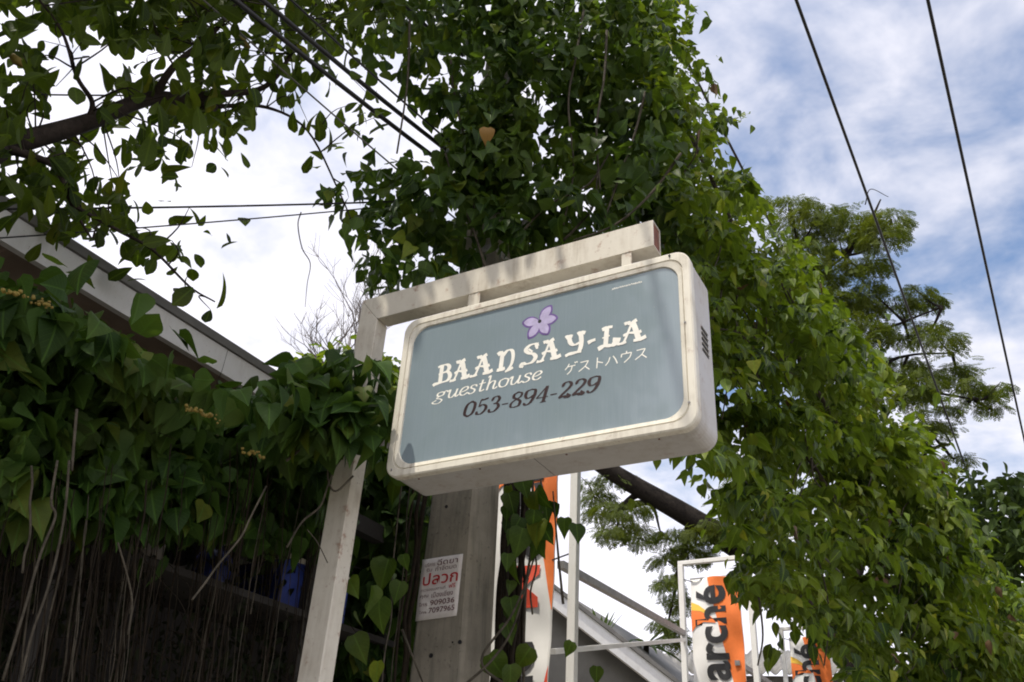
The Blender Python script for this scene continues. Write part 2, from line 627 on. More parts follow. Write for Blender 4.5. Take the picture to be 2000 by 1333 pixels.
HEART = [leaf_template([(0.0, 0.20), (0.10, 0.37), (0.30, 0.41), (0.55, 0.30), (0.80, 0.12), (1.0, 0.0)], f, c, w)
         for f, c, w in ((0.25, 0.22, 0.05), (0.1, 0.45, 0.1), (0.45, 0.18, 0.12), (0.15, 0.05, -0.1), (0.3, 0.6, 0.06), (-0.12, 0.3, 0.08))]
OBOV = [leaf_template([(0.0, 0.0), (0.18, 0.10), (0.45, 0.21), (0.70, 0.265), (0.90, 0.20), (1.0, 0.03)], f, c, w)
        for f, c, w in ((0.25, 0.30, 0.03), (0.1, 0.12, 0.04), (0.4, 0.2, 0.05), (0.3, 0.45, 0.0))]
OVATE = [leaf_template([(0.0, 0.02), (0.15, 0.20), (0.38, 0.26), (0.68, 0.16), (1.0, 0.0)], f, c, w)
         for f, c, w in ((0.3, 0.25, 0.0), (0.12, 0.4, 0.1), (0.45, 0.1, 0.1), (0.2, -0.1, 0.05))]


def spray_template(n=9, seed=0):
    """A feathery twice-divided spray: leaflets in pairs along side stalks."""
    r = random.Random(seed)
    V, Fc, UV = [], [], []
    for s in (-1, 1):
        for j in range(5):
            y0 = 0.15 + j * 0.18
            L = 0.42 * (1 - 0.5 * abs(j - 2) / 2.5)
            ax = Vector((s * 0.85, 0.5, 0)).normalized()
            for i in range(n // 2):
                c = Vector((0, y0, 0)) + ax * (0.1 + L * i / (n // 2))
                for q in (-1, 1):
                    d = (ax * 0.4 + Vector((-ax.y, ax.x, 0)) * q).normalized()
                    tip = c + d * 0.125 + Vector((0, 0, r.uniform(-.05, .03)))
                    side = Vector((-d.y, d.x, 0)) * 0.038
                    k = len(V)
                    V += [tuple(c), tuple((c + tip) / 2 + side), tuple(tip), tuple((c + tip) / 2 - side)]
                    UV += [(0.5, 0), (0.7, .5), (0.5, 1), (0.3, .5)]
                    Fc.append([k, k + 1, k + 2, k + 3])
    V = np.array(V)
    V[:, 2] -= 0.25 * (V[:, 1] ** 2) + 0.3 * V[:, 0] ** 2
    return V, Fc, np.array(UV)


SPRAY = [spray_template(9, k) for k in range(3)]


def frames(tips, ups):
    y = tips / np.linalg.norm(tips, axis=1, keepdims=True)
    z = ups - (ups * y).sum(1, keepdims=True) * y
    ln = np.linalg.norm(z, axis=1, keepdims=True)
    z = np.where(ln < 1e-4, np.array([[0.3, 0.9, 0.3]]), z)
    z = z / np.linalg.norm(z, axis=1, keepdims=True)
    x = np.cross(y, z)
    return np.stack([x, y, z], 2)


def leaf_mesh(name, templates, P, Rm, S, kinds, mat, parent=None, origin=None):
    """All the given leaves joined into one mesh."""
    Vs, loops, starts, totals, uvs = [], [], [], [], []
    off = 0
    ls = 0
    for k, (V, Fc, UV) in enumerate(templates):
        idx = np.where(kinds == k)[0]
        if len(idx) == 0:
            continue
        W = np.einsum('nij,vj->nvi', Rm[idx] * S[idx, None, None], V) + P[idx][:, None, :]
        fl = np.concatenate([np.array(f) for f in Fc])
        ft = np.array([len(f) for f in Fc])
        nl = len(fl)
        base = off + np.arange(len(idx)) * len(V)
        Vs.append(W.reshape(-1, 3))
        loops.append((fl[None, :] + base[:, None]).ravel())
        fs = np.concatenate([[0], np.cumsum(ft)[:-1]])
        starts.append((fs[None, :] + (ls + np.arange(len(idx)) * nl)[:, None]).ravel())
        totals.append(np.tile(ft, len(idx)))
        uvs.append(np.tile(UV[fl], (len(idx), 1)))
        off += len(V) * len(idx)
        ls += nl * len(idx)
    me = bpy.data.meshes.new(name)
    Vs = np.concatenate(Vs)
    if origin is not None:
        Vs = Vs - np.array(origin)
    loops, starts, totals, uvs = map(np.concatenate, (loops, starts, totals, uvs))
    me.vertices.add(len(Vs)); me.vertices.foreach_set('co', Vs.astype(np.float32).ravel())
    me.loops.add(len(loops)); me.loops.foreach_set('vertex_index', loops.astype(np.int32))
    me.polygons.add(len(starts))
    me.polygons.foreach_set('loop_start', starts.astype(np.int32))
    me.polygons.foreach_set('loop_total', totals.astype(np.int32))
    uvl = me.uv_layers.new(name='UVMap')
    uvl.data.foreach_set('uv', uvs.astype(np.float32).ravel())
    me.polygons.foreach_set('use_smooth', np.ones(len(starts), bool))
    me.update(calc_edges=True)
    me.validate()
    return link_mesh(name, me, mat, parent)


_template_meshes = {}


def template_mesh(tname, templates, k, mat):
    key = (tname, k, mat.name)
    if key not in _template_meshes:
        V, Fc, UV = templates[k]
        me = bpy.data.meshes.new('leaf')
        me.from_pydata([tuple(v) for v in V], [], Fc)
        u = me.uv_layers.new(name='UVMap')
        fl = np.concatenate([np.array(f) for f in Fc])
        u.data.foreach_set('uv', UV[fl].astype(np.float32).ravel())
        me.polygons.foreach_set('use_smooth', [True] * len(me.polygons))
        me.materials.append(mat)
        me.update()
        _template_meshes[key] = me
    return _template_meshes[key]


def foliage(parent, tname, templates, P, T, Uv, S, mat, singles=300, mass='foliage', leaf_name='leaf'):
    """The leaves of one plant: those that show largest become objects of their own, the rest one mass."""
    P, T, Uv, S = map(np.asarray, (P, T, Uv, S))
    Rm = frames(T, Uv)
    kinds = rng.integers(0, len(templates), len(P))
    org = np.array(parent.location)
    px, z = to_px(P + T / np.linalg.norm(T, axis=1, keepdims=True) * S[:, None] * 0.5)
    size = S / z
    inside = (px[:, 0] > -20) & (px[:, 0] < 2020) & (px[:, 1] > -20) & (px[:, 1] < 1353)
    cell = (px[:, 0] // 26).astype(int) * 1000 + (px[:, 1] // 26).astype(int)
    front = np.zeros(len(P), bool)
    seen = {}
    for i in np.argsort(z):
        if inside[i]:
            c = cell[i]
            if seen.get(c, 0) < 1:
                front[i] = True
                seen[c] = seen.get(c, 0) + 1
    facing = np.abs(np.einsum('ni,ni->n', Rm[:, :, 2], (P - np.array(CAM)) / np.linalg.norm(P - np.array(CAM), axis=1, keepdims=True)))
    score = size * (0.35 + facing) * np.where(front, 1.0, 0.4) * inside
    order = np.argsort(-score)
    pick = [i for i in order[:singles] if score[i] > 0]
    for i in pick:
        me = template_mesh(tname, templates, int(kinds[i]), mat)
        o = bpy.data.objects.new(leaf_name, me)
        col.objects.link(o)
        o.parent = parent
        m4 = Matrix([list(Rm[i, r_] * S[i]) + [float(P[i, r_] - org[r_])] for r_ in range(3)] + [[0, 0, 0, 1]])
        o.matrix_basis = m4
    rest = np.setdiff1d(np.arange(len(P)), pick)
    if len(rest):
        o = leaf_mesh(mass, templates, P[rest], Rm[rest], S[rest], kinds[rest], mat, parent, org)
        tag(o, kind='stuff')
    return Rm


def in_poly(poly, x, y):
    poly = np.array(poly, float)
    inside = np.zeros(len(x), bool)
    j = len(poly) - 1
    for i in range(len(poly)):
        xi, yi = poly[i]; xj, yj = poly[j]
        c = ((yi > y) != (yj > y)) & (x < (xj - xi) * (y - yi) / (yj - yi + 1e-9) + xi)
        inside ^= c
        j = i
    return inside


def poly_points(poly, n):
    poly = np.array(poly, float)
    lo, hi = poly.min(0), poly.max(0)
    out = np.zeros((0, 2))
    while len(out) < n:
        q = rng.uniform(lo, hi, (n * 2, 2))
        out = np.concatenate([out, q[in_poly(poly, q[:, 0], q[:, 1])]])
    return out[:n]


def at_many(px, D):
    d = (np.array(_R)[None] * ((px[:, :1] - 1000) / FOC) - np.array(_U)[None] * ((px[:, 1:2] - 666.5) / FOC) + np.array(_F)[None])
    return np.array(CAM)[None] + d * (D / np.hypot(d[:, 0], d[:, 1]))[:, None]


def unit(v):
    return v / np.linalg.norm(v, axis=1, keepdims=True)


def clumps(poly, n_clumps, per, radius, depth_fn, spread, size, droop=0.6, squash=0.75, keep=True, outward=0.8, depth_bias=1.0):
    """Leaves on the outer shells of many clumps that fill a volume: the polygon bounds it sideways, spread in depth."""
    c2 = poly_points(poly, n_clumps)
    D = depth_fn(c2[:, 0], c2[:, 1]) + spread * (rng.random(n_clumps) ** depth_bias - 0.5)
    C3 = at_many(c2, D)
    rr = rng.uniform(radius[0], radius[1], n_clumps)
    dirs = unit(rng.normal(size=(n_clumps * per, 3)))
    k = rng.uniform(0.45, 1.0, n_clumps * per) ** 0.6
    P = np.repeat(C3, per, 0) + dirs * (np.repeat(rr, per) * k)[:, None] * np.array([1, 1, squash])
    if keep:
        px, _ = to_px(P)
        ok = in_poly(poly, px[:, 0], px[:, 1]) | (rng.random(len(P)) < 0.12)
        P, dirs = P[ok], dirs[ok]
    n = len(P)
    T = unit(dirs * np.array([1, 1, 0.4]) * 0.8 + rng.normal(size=(n, 3)) * 0.45 + np.array([0, 0, -droop]))
    U_ = unit(dirs * outward + rng.normal(size=(n, 3)) * 0.45 + np.array([0, 0, 0.75]))
    S = rng.uniform(size[0], size[1], n)
    return P, T, U_, S, C3


# ------------------------------------------------------------------ lettering drawn with a broad nib


def stroke_mesh(strokes, name, mat, parent, origin, scale, thick, thin, shear=0.0, z_off=0.0, contrast=1.0, normal=(0, -1, 0)):
    """Ribbons along the strokes, wide where they run down and fine where they run across; x right, z up, facing -Y."""
    V, Fc = [], []
    for si, (pts, opts) in enumerate(strokes):
        p3 = [Vector((x, y, 0)) for x, y in pts]
        path = smooth_path(p3, 7) if (len(p3) > 2 and not opts.get('sharp')) else p3
        n = len(path)
        y0 = z_off + si * 0.00002
        L, Rr = [], []
        for i, p in enumerate(path):
            t = path[min(i + 1, n - 1)] - path[max(i - 1, 0)]
            t = t.normalized() if t.length > 1e-9 else Vector((1, 0, 0))
            nn = Vector((-t.y, t.x, 0))
            v = abs(t.y) ** contrast
            w = thin + (thick - thin) * v
            w *= opts.get('w', 1.0)
            u = i / max(1, n - 1)
            if 'taper' in opts:
                a, b = opts['taper']
                w *= a + (b - a) * u
            L.append(p + nn * w / 2); Rr.append(p - nn * w / 2)
        k = len(V)
        for a, b in zip(L, Rr):
            for q in (a, b):
                V.append((origin[0] + (q.x + shear * q.y) * scale, -y0, origin[1] + q.y * scale))
        for i in range(n - 1):
            Fc.append((k + 2 * i, k + 2 * i + 1, k + 2 * i + 3, k + 2 * i + 2))
        for end, r_ in (('ball0', 0), ('ball1', -1)):
            if end in opts:
                c = path[r_]
                kk = len(V)
                m = 10
                for j in range(m):
                    a = 2 * math.pi * j / m
                    q = c + Vector((math.cos(a), math.sin(a), 0)) * opts[end]
                    V.append((origin[0] + (q.x + shear * q.y) * scale, -y0 - 0.00001, origin[1] + q.y * scale))
                Fc.append(tuple(range(kk, kk + m)))
    o = pydata(name, V, Fc, mat, parent)
    return o


def shift(strokes, dx, sx=1.0, dy=0.0):
    return [([(x * sx + dx, y + dy) for x, y in p], o) for p, o in strokes]


ORN = {
    'B': [([(.24, 0), (.24, .98)], {}), ([(.02, .93), (.24, .99), (.52, .97), (.66, .80), (.56, .60), (.26, .54)], {}),
          ([(.26, .54), (.60, .54), (.76, .30), (.64, .06), (.24, .0), (-.12, -.07)], {}), ([(.10, .5), (.4, .56)], {'w': .9}),
          ([(-.14, -.08), (.0, .02), (.3, .03)], {})],
    'A': [([(.02, .02), (.16, .10), (.42, .92)], {'w': .55}), ([(.44, 1.02), (.56, .62), (.70, .02)], {'w': 1.15}),
          ([(.14, .95), (.26, 1.0), (.40, .93), (.62, 1.05)], {'w': 1.3}), ([(.10, .36), (.34, .44), (.66, .36), (.80, .42)], {'w': 1.1}),
          ([(-.12, .0), (.02, -.03), (.22, .03)], {'w': 1.3}), ([(.50, .0), (.72, -.02), (.98, .08)], {'w': 1.5})],
    'N': [([(.20, 0), (.22, .95)], {}), ([(.0, .86), (.12, .96), (.24, .97)], {'w': 1.4}),
          ([(.22, .70), (.44, .98), (.66, .93), (.74, .60), (.70, .20), (.56, -.06), (.44, -.16)], {'taper': (1, .6)}),
          ([(.02, .02), (.20, -.02), (.40, .04)], {'w': 1.5}), ([(.42, -.17), (.60, -.12), (.78, -.02)], {})],
    'S': [([(.80, .82), (.68, 1.0), (.38, .98), (.20, .78), (.36, .58), (.62, .46), (.74, .26), (.58, .04), (.28, .0), (.10, .08), (.02, -.06), (.14, -.12)], {'w': 1.0}),
          ([(.80, 1.04), (.78, .70)], {'w': .5}), ([(.34, .80), (.56, .60)], {'w': .55})],
    'Y': [([(.14, .96), (.22, .62), (.40, .46), (.66, .54)], {}), ([(.66, 1.02), (.70, .50), (.62, .10), (.34, .0), (.02, -.02)], {}),
          ([(.0, .92), (.12, 1.0), (.30, .95)], {'w': 1.4}), ([(.52, .98), (.66, 1.06), (.86, .98)], {'w': 1.4}), ([(.02, -.04), (.3, .06), (.72, .02)], {'w': 1.2})],
    '-': [([(.04, .40), (.20, .46), (.42, .50)], {'w': 1.5})],
    'L': [([(.26, .02), (.30, .96)], {}), ([(.08, .92), (.30, 1.0), (.56, .97)], {'w': 1.5}),
          ([(-.08, -.06), (.20, .05), (.54, .0), (.72, .12), (.78, .34)], {'w': 1.7}), ([(.10, .48), (.44, .54)], {'w': .8})],
}
DIG = {
    '0': [([(.32, 1), (.10, .82), (.05, .5), (.10, .18), (.32, 0)], {}), ([(.32, 1), (.54, .82), (.59, .5), (.54, .18), (.32, 0)], {})],
    '5': [([(.14, .98), (.30, .95), (.56, 1.0)], {'w': 1.6}), ([(.14, .98), (.12, .52)], {'w': .45}),
          ([(.12, .52), (.32, .62), (.54, .48), (.56, .24), (.36, .02), (.14, .04), (.07, .16)], {'ball1': .075})],
    '3': [([(.10, .80), (.18, .96), (.38, .99), (.52, .80), (.42, .58), (.24, .53)], {'ball0': .075}),
          ([(.24, .53), (.48, .48), (.58, .26), (.40, .02), (.16, .02), (.06, .16)], {'ball1': .075})],
    '8': [([(.32, .99), (.12, .86), (.14, .66), (.36, .52), (.56, .34), (.54, .10), (.32, .01)], {}),
          ([(.32, .99), (.54, .86), (.50, .64), (.28, .50), (.07, .30), (.10, .08), (.32, .01)], {'w': .75})],
    '9': [([(.34, .99), (.10, .90), (.07, .64), (.20, .44), (.40, .46)], {}), ([(.34, .99), (.56, .88), (.58, .5), (.46, .14), (.26, .0), (.10, .10)], {'ball1': .075}), ([(.40, .46), (.54, .58)], {})],
    '4': [([(.46, 1.0), (.46, .0)], {}), ([(.46, 1.0), (.02, .30)], {'w': .5}), ([(.02, .30), (.66, .30)], {}), ([(.30, .0), (.62, .0)], {})],
    '2': [([(.10, .78), (.18, .95), (.38, .99), (.56, .82), (.50, .60), (.26, .30), (.05, .04)], {'ball0': .075}),
          ([(.05, .05), (.30, .08), (.50, .02), (.60, .18)], {'w': 1.9})],
    '-': [([(.04, .36), (.40, .36)], {'w': 1.3})],
}
LOW = {
    'g': [([(.30, .70), (.12, .62), (.12, .42), (.28, .34)], {}), ([(.30, .70), (.46, .62), (.44, .42), (.28, .34)], {}), ([(.44, .64), (.58, .72), (.64, .66)], {'w': .9, 'ball1': .06}),
          ([(.26, .34), (.12, .20), (.34, .10), (.46, -.06), (.30, -.26), (.04, -.22), (-.06, -.10), (.14, .04)], {'w': .85})],
    'u': [([(.0, .58), (.14, .70), (.14, .30), (.20, .06), (.36, .06), (.50, .34)], {}), ([(.54, .70), (.52, .20), (.58, .04), (.72, .16)], {})],
    'e': [([(.06, .30), (.30, .36), (.46, .52), (.36, .70), (.16, .62), (.06, .34), (.14, .08), (.32, .02), (.50, .18)], {})],
    's': [([(.44, .56), (.34, .70), (.16, .66), (.14, .50), (.36, .30), (.36, .10), (.18, .0), (.04, .12)], {'ball0': .05, 'ball1': .05})],
    't': [([(.20, 1.0), (.18, .24), (.24, .04), (.42, .14)], {}), ([(.04, .68), (.40, .70)], {'w': 1.3})],
    'h': [([(.02, 1.08), (.14, 1.14), (.14, .0)], {}), ([(.14, .44), (.30, .68), (.48, .62), (.46, .16), (.54, .02), (.68, .14)], {})],
    'o': [([(.28, .70), (.08, .58), (.05, .32), (.14, .08), (.28, .0)], {}), ([(.28, .70), (.48, .58), (.50, .34), (.44, .08), (.28, .0)], {})],
}
KATA = {
    'ge': [([(.36, .96), (.26, .72), (.06, .46)], {}), ([(.24, .70), (.88, .72)], {}), ([(.62, .70), (.54, .30), (.26, .0)], {}), ([(.80, 1.04), (.88, .90)], {}), ([(.94, 1.06), (1.02, .92)], {})],
    'su': [([(.14, .86), (.78, .88)], {}), ([(.78, .88), (.54, .42), (.06, .04)], {}), ([(.52, .44), (.92, .04)], {})],
    'to': [([(.36, .98), (.36, .0)], {}), ([(.36, .60), (.82, .40)], {})],
    'ha': [([(.36, .78), (.26, .38), (.04, .08)], {}), ([(.60, .82), (.80, .48), (.96, .06)], {})],
    'u': [([(.50, 1.02), (.50, .82)], {}), ([(.12, .52), (.12, .80)], {}), ([(.12, .80), (.88, .80)], {}), ([(.88, .80), (.76, .40), (.36, .0)], {})],
}

# ------------------------------------------------------------------ guesthouse light-box sign on its post
SIGN_YAW = rad(-30.511)
SW, SH, SD = 1.2, 0.687, 0.212
SIGN_O = Vector((-0.4377, 3.1112, 3.5244))              # top left corner of the front
sr = Vector((math.cos(SIGN_YAW), math.sin(SIGN_YAW), 0))
sn = Vector((math.sin(SIGN_YAW), -math.cos(SIGN_YAW), 0))


def rounded(w, h, r, inset, seg=8):
    """points of a rounded rectangle, x right, z down from the top left, anticlockwise seen from the front"""
    x0, x1, z0, z1 = inset, w - inset, -h + inset, -inset
    r = max(r, 0.004)
    pts = []
    for cx, cz, a0 in ((x1 - r, z1 - r, 0), (x0 + r, z1 - r, 90), (x0 + r, z0 + r, 180), (x1 - r, z0 + r, 270)):
        for k in range(seg + 1):
            a = rad(a0 + 90 * k / seg)
            pts.append((cx + r * math.cos(a), cz + r * math.sin(a)))
    return pts


def loft(name, loops, mat, parent, close_first=False, close_last=False, smooth=False):
    V, Fc = [], []
    n = len(loops[0][0])
    for pts, y in loops:
        V += [(x, y, z) for x, z in pts]
    for i in range(len(loops) - 1):
        for k in range(n):
            a, b = i * n + k, i * n + (k + 1) % n
            Fc.append((a, b, b + n, a + n))
    if close_first:
        Fc.append(tuple(range(n))[::-1])
    if close_last:
        Fc.append(tuple(range((len(loops) - 1) * n, len(loops) * n)))
    bm = bmesh.new()
    vv = [bm.verts.new(v) for v in V]
    for f in Fc:
        bm.faces.new([vv[i] for i in f])
    return bm_object(name, bm, mat, parent, smooth)


sign = thing('lightbox_sign', 'cream framed guesthouse light-box sign with faded blue panel hanging from the tube arm', 'sign', SIGN_O, SIGN_YAW)
R0 = 0.058
sign_cabinet = loft('cabinet', [(rounded(SW, SH, R0 - .004, 0.004), 0.018), (rounded(SW, SH, R0 - .004, 0.004), SD - 0.003), (rounded(SW, SH, R0 - .008, 0.008), SD)],
     M_cab, sign, close_last=True)
sign_frame = loft('frame', [(rounded(SW, SH, R0, 0.0), 0.034), (rounded(SW, SH, R0, 0.0), 0.005), (rounded(SW, SH, R0 - .005, 0.005), 0.0),
               (rounded(SW, SH, R0 - .004, 0.027), 0.0), (rounded(SW, SH, R0 - .002, 0.0285), 0.006), (rounded(SW, SH, R0, 0.0305), 0.006),
               (rounded(SW, SH, R0 + .002, 0.032), 0.001), (rounded(SW, SH, R0 + .010, 0.046), 0.004), (rounded(SW, SH, R0 + .012, 0.048), 0.0125)],
     M_white, sign)
sign_panel = loft('panel', [(rounded(SW, SH, R0 + .012, 0.0475), 0.0135), (rounded(SW, SH, R0 + .012, 0.0475), 0.0105), (rounded(SW, SH, R0 + .012, 0.0490), 0.0100)],
     M_panel, sign, close_last=True)
bmv = bmesh.new()
add_box(bmv, (SW - 0.0046, 0.0340, -SH + .06), (SW - 0.0034, 0.0355, -0.06))
add_box(bmv, (0.06, 0.0340, -SH + 0.0034), (SW - .06, 0.0355, -SH + 0.0046))
add_box(bmv, (SW * .5, 0.036, -SH + 0.0034), (SW * .5 + .0015, SD - .01, -SH + 0.0046))
bm_object('seam', bmv, M_dark, sign_cabinet)
for xx in (.12, .38, .72, 1.05):
    bmv = bmesh.new()
    bmesh.ops.create_cone(bmv, cap_ends=True, segments=8, radius1=0.004, radius2=0.003, depth=0.002, matrix=Matrix.Translation((xx, .052, -SH + .0030)))
    bm_object('rivet', bmv, M_rust, sign_cabinet)
# slots in the right side
bmv = bmesh.new()
for k in range(5):
    z = -0.27 - 0.0215 * k
    add_box(bmv, (SW - 0.008, 0.098, z - 0.0045), (SW - 0.0030, 0.166, z + 0.0045))
bm_object('vent_slot', bmv, M_dark, sign_cabinet)
bmv = bmesh.new()
for k in range(5):
    z = -0.27 - 0.0215 * k
    add_box(bmv, (SW - 0.0082, 0.098, z + 0.0046), (SW + 0.0005, 0.166, z + 0.0062))
bm_object('vent_lip', bmv, M_cab, sign_cabinet)
# screw tabs on the rim and a joint in the frame
for x, z in ((1.128, -0.012), (1.172, -0.30), (1.172, -0.60), (0.03, -0.655)):
    bmv = bmesh.new()
    bmesh.ops.create_cone(bmv, cap_ends=True, segments=10, radius1=0.0045, radius2=0.0035, depth=0.003, matrix=Matrix.Translation((x, -0.0018, z)) @ Matrix.Rotation(rad(90), 4, 'X'))
    bm_object('screw', bmv, M_steel if x != 1.128 else M_dark, sign_frame)
box('frame_joint', (1.1272, -0.0006, -0.0262), (1.1290, 0.004, -0.0045), M_dark, sign_frame)

PRINT = -0.0095                                          # print lies just proud of the panel
HEAD = 0.155


def hx(v):
    return HEAD + 0.012 + (v - 110) * 0.868 / 1735


cap = 0.077
word = []
for ch, x0, x1 in (('B', 122, 262), ('A', 268, 440), ('A', 450, 640), ('N', 655, 810), ('S', 860, 1000), ('A', 1010, 1200), ('Y', 1215, 1380), ('-', 1385, 1460), ('L', 1485, 1630), ('A', 1640, 1845)):
    wd = {'B': .8, 'A': 1.0, 'N': .8, 'S': .82, 'Y': .86, '-': .46, 'L': .82}[ch]
    word += shift(ORN[ch], (hx(x0) + .004 - HEAD) / cap, 0.93 * (hx(x1) - hx(x0)) / cap / wd)
stroke_mesh(word, 'house_name_lettering', M_letter, sign_panel, (HEAD, -0.321), cap, 0.235, 0.075, 0.03, PRINT)

word, x = [], 0.0
SX = 1.62
for ch in 'guesthouse':
    word += shift(LOW[ch], x, SX)
    x += SX * {'g': .66, 'u': .70, 'e': .50, 's': .50, 't': .44, 'h': .70, 'o': .56}[ch]
stroke_mesh(word, 'guesthouse_lettering', M_letter, sign_panel, (0.178, -0.396), 0.452 / x, 0.17, 0.055, 0.24, PRINT)

kx, kscale = 0.0, 0.318 / (5 * 1.26 + 1.10)
for ch in ('ge', 'su', 'to', 'ha', 'u', 'su'):
    stroke_mesh(shift(KATA[ch], kx, 1.12), 'katakana_character', M_letter, sign_panel, (0.722, -0.400), kscale, 0.10, 0.09, 0.06, PRINT)
    kx += 1.26 if ch != 'to' else 1.10

word, x = [], 0.0
for ch in '053-894-229':
    word += shift(DIG[ch], x, 1.2)
    x += 0.62 if ch == '-' else 0.88
stroke_mesh(word, 'phone_number_lettering', M_ink, sign_panel, (0.312, -0.489), 0.545 / x, 0.215, 0.05, 0.26, PRINT, 1.3)

# tiny printer's line in the top right corner, too small to read
rr = random.Random(4)
tiny = []
x = 0.0
for k in range(15):
    w = rr.uniform(.4, .9)
    tiny.append(([(x, rr.uniform(0, .25)), (x + w * .5, rr.uniform(.55, .9)), (x + w, rr.uniform(.0, .3))], {}))
    x += w + .25
stroke_mesh(tiny, 'small_print', M_letter, sign_panel, (0.905, -0.090), 0.115 / x, 0.26, 0.2, 0.2, PRINT)

# five-petalled flower emblem
FX, FZ = 0.616, -0.150


def petal(ang, ln, wd, y, mat, name, k0=0.0):
    V = []
    ca, sa = math.cos(rad(ang)), math.sin(rad(ang))
    n = 22
    for i in range(n):
        t = 2 * math.pi * i / n
        u = 0.5 - 0.5 * math.cos(t)
        w = math.sin(t) * wd * (0.8 + 0.45 * u) * (1 - 0.55 * u ** 4)
        u = k0 + u * ln
        V.append((FX + ca * u - sa * w, y, FZ + sa * u + ca * w))
    return V, [tuple(range(n))]


fV, fF, gV, gF = [], [], [], []
for j, (ang, ln) in enumerate(((170, .074), (52, .074), (358, .073), (236, .077), (300, .074))):
    for (V_, F_, L_, W_, y_, k_) in ((fV, fF, ln, .0245, .0096, 0.003), (gV, gF, ln * .84, .0180, .0092, 0.006)):
        v, f = petal(ang, L_, W_, y_ - j * .00005, None, '', k_)
        o_ = len(V_)
        V_ += v
        F_ += [tuple(q + o_ for q in f[0])]
pydata('flower_emblem', fV, fF, M_purple, sign_panel)
pydata('flower_highlight', gV, gF, M_lilac, sign_panel)
v = [(FX + .008 * math.cos(t), .0087, FZ + .008 * math.sin(t)) for t in np.linspace(0, 6.28, 10)[:-1]]
pydata('flower_centre', v, [tuple(range(9))], M_dark, sign_panel)

# post and arm: square steel tube, mitred at the corner
post = thing('sign_post', 'cream square-tube post with mitred arm carrying the guesthouse light box', 'sign post', SIGN_O, SIGN_YAW)
Y0, Y1 = 0.070, 0.145
PX0, PX1, BZ0, BZ1 = -0.312, -0.212, 0.110, 0.228


def prism(name, outline, y0, y1, mat, parent, bevel=0.004):
    bm = bmesh.new()
    a = [bm.verts.new((x, y0, z)) for x, z in outline]
    b = [bm.verts.new((x, y1, z)) for x, z in outline]
    n = len(outline)
    bm.faces.new(a[::-1]); bm.faces.new(b)
    for i in range(n):
        bm.faces.new((a[i], a[(i + 1) % n], b[(i + 1) % n], b[i]))
    return bm_object(name, bm, mat, parent, bevel=bevel)


prism('upright', [(PX0 - .012, -3.40), (PX1 - .012, -3.40), (PX1, BZ0 - .0015), (PX0, BZ1 - .0015)], Y0, Y1, M_tube, post)
# the arm is an open tube: four walls
bm = bmesh.new()
t_ = 0.004
XE = 1.046
for (z0, z1, y0, y1) in ((BZ0, BZ0 + t_, Y0, Y1), (BZ1 - t_, BZ1, Y0, Y1), (BZ0 + t_, BZ1 - t_, Y0, Y0 + t_), (BZ0 + t_, BZ1 - t_, Y1 - t_, Y1)):
    def xm(z):
        return PX1 + (PX0 - PX1) * (z - BZ0) / (BZ1 - BZ0) + 0.0005
    q = [bm.verts.new(p) for p in ((xm(z0), y0, z0), (XE, y0, z0), (XE, y0, z1), (xm(z1), y0, z1), (xm(z0), y1, z0), (XE, y1, z0), (XE, y1, z1), (xm(z1), y1, z1))]
    for f in ((0, 1, 2, 3), (7, 6, 5, 4), (0, 4, 5, 1), (1, 5, 6, 2), (2, 6, 7, 3), (3, 7, 4, 0)):
        bm.faces.new([q[i] for i in f])
sign_arm = bm_object('arm', bm, M_tube, post)
box('rusty_tube_lining', (XE - 0.03, Y0 + t_ + .001, BZ0 + t_ + .001), (XE - 0.004, Y1 - t_ - .001, BZ1 - t_ - .001), M_rust, sign_arm)
for x0, x1 in ((0.246, 0.300), (0.916, 0.956)):
    box('hanger_tab', (x0, 0.0725, -0.001), (x1, 0.080, BZ0 - 0.0005), M_tube, sign_arm, bevel=0.002)
    box('hanger_web', (x0 + .004, 0.0805, -0.001), (x0 + .010, 0.135, BZ0 - 0.0008), M_rust, sign_arm)
box('base_plate', (PX0 - .07, Y0 - .05, -3.412), (PX1 + .05, Y1 + .05, -3.398), M_tube, post)

# ------------------------------------------------------------------ concrete pole with poster
PC = Vector((-0.173, 4.074, 0))
pole = thing('utility_pole', 'grey concrete utility pole wrapped in vines behind the guesthouse sign', 'utility pole', PC, SIGN_YAW)


def pole_w(z):
    return 0.325 - 0.0235 * z, 0.30 - 0.0215 * z


bm = bmesh.new()
rings = []
for z in (0.0, 1.5, 2.3, 3.2, 4.8, 6.5, 8.6):
    w, d = pole_w(z)
    c = 0.018
    pts = [(-w / 2 + c, -d / 2), (w / 2 - c, -d / 2), (w / 2, -d / 2 + c), (w / 2, d / 2 - c), (w / 2 - c, d / 2), (-w / 2 + c, d / 2), (-w / 2, d / 2 - c), (-w / 2, -d / 2 + c)]
    rings.append([bm.verts.new((x, y, z)) for x, y in pts])
for a, b in zip(rings, rings[1:]):
    for k in range(8):
        bm.faces.new((a[k], a[(k + 1) % 8], b[(k + 1) % 8], b[k]))
bm.faces.new(rings[-1])
bm_object('shaft', bm, M_concrete, pole)


def pole_front(px, py, off=0.0):
    """pixel -> point in the pole's own frame on its front face"""
    z = 2.5
    for _ in range(6):
        w, d = pole_w(z)
        P = hit(px, py, PC + sn * (d / 2 + off), sn)
        z = P.z
    L = P - PC
    return Vector((L.dot(sr), -L.dot(sn), L.z))


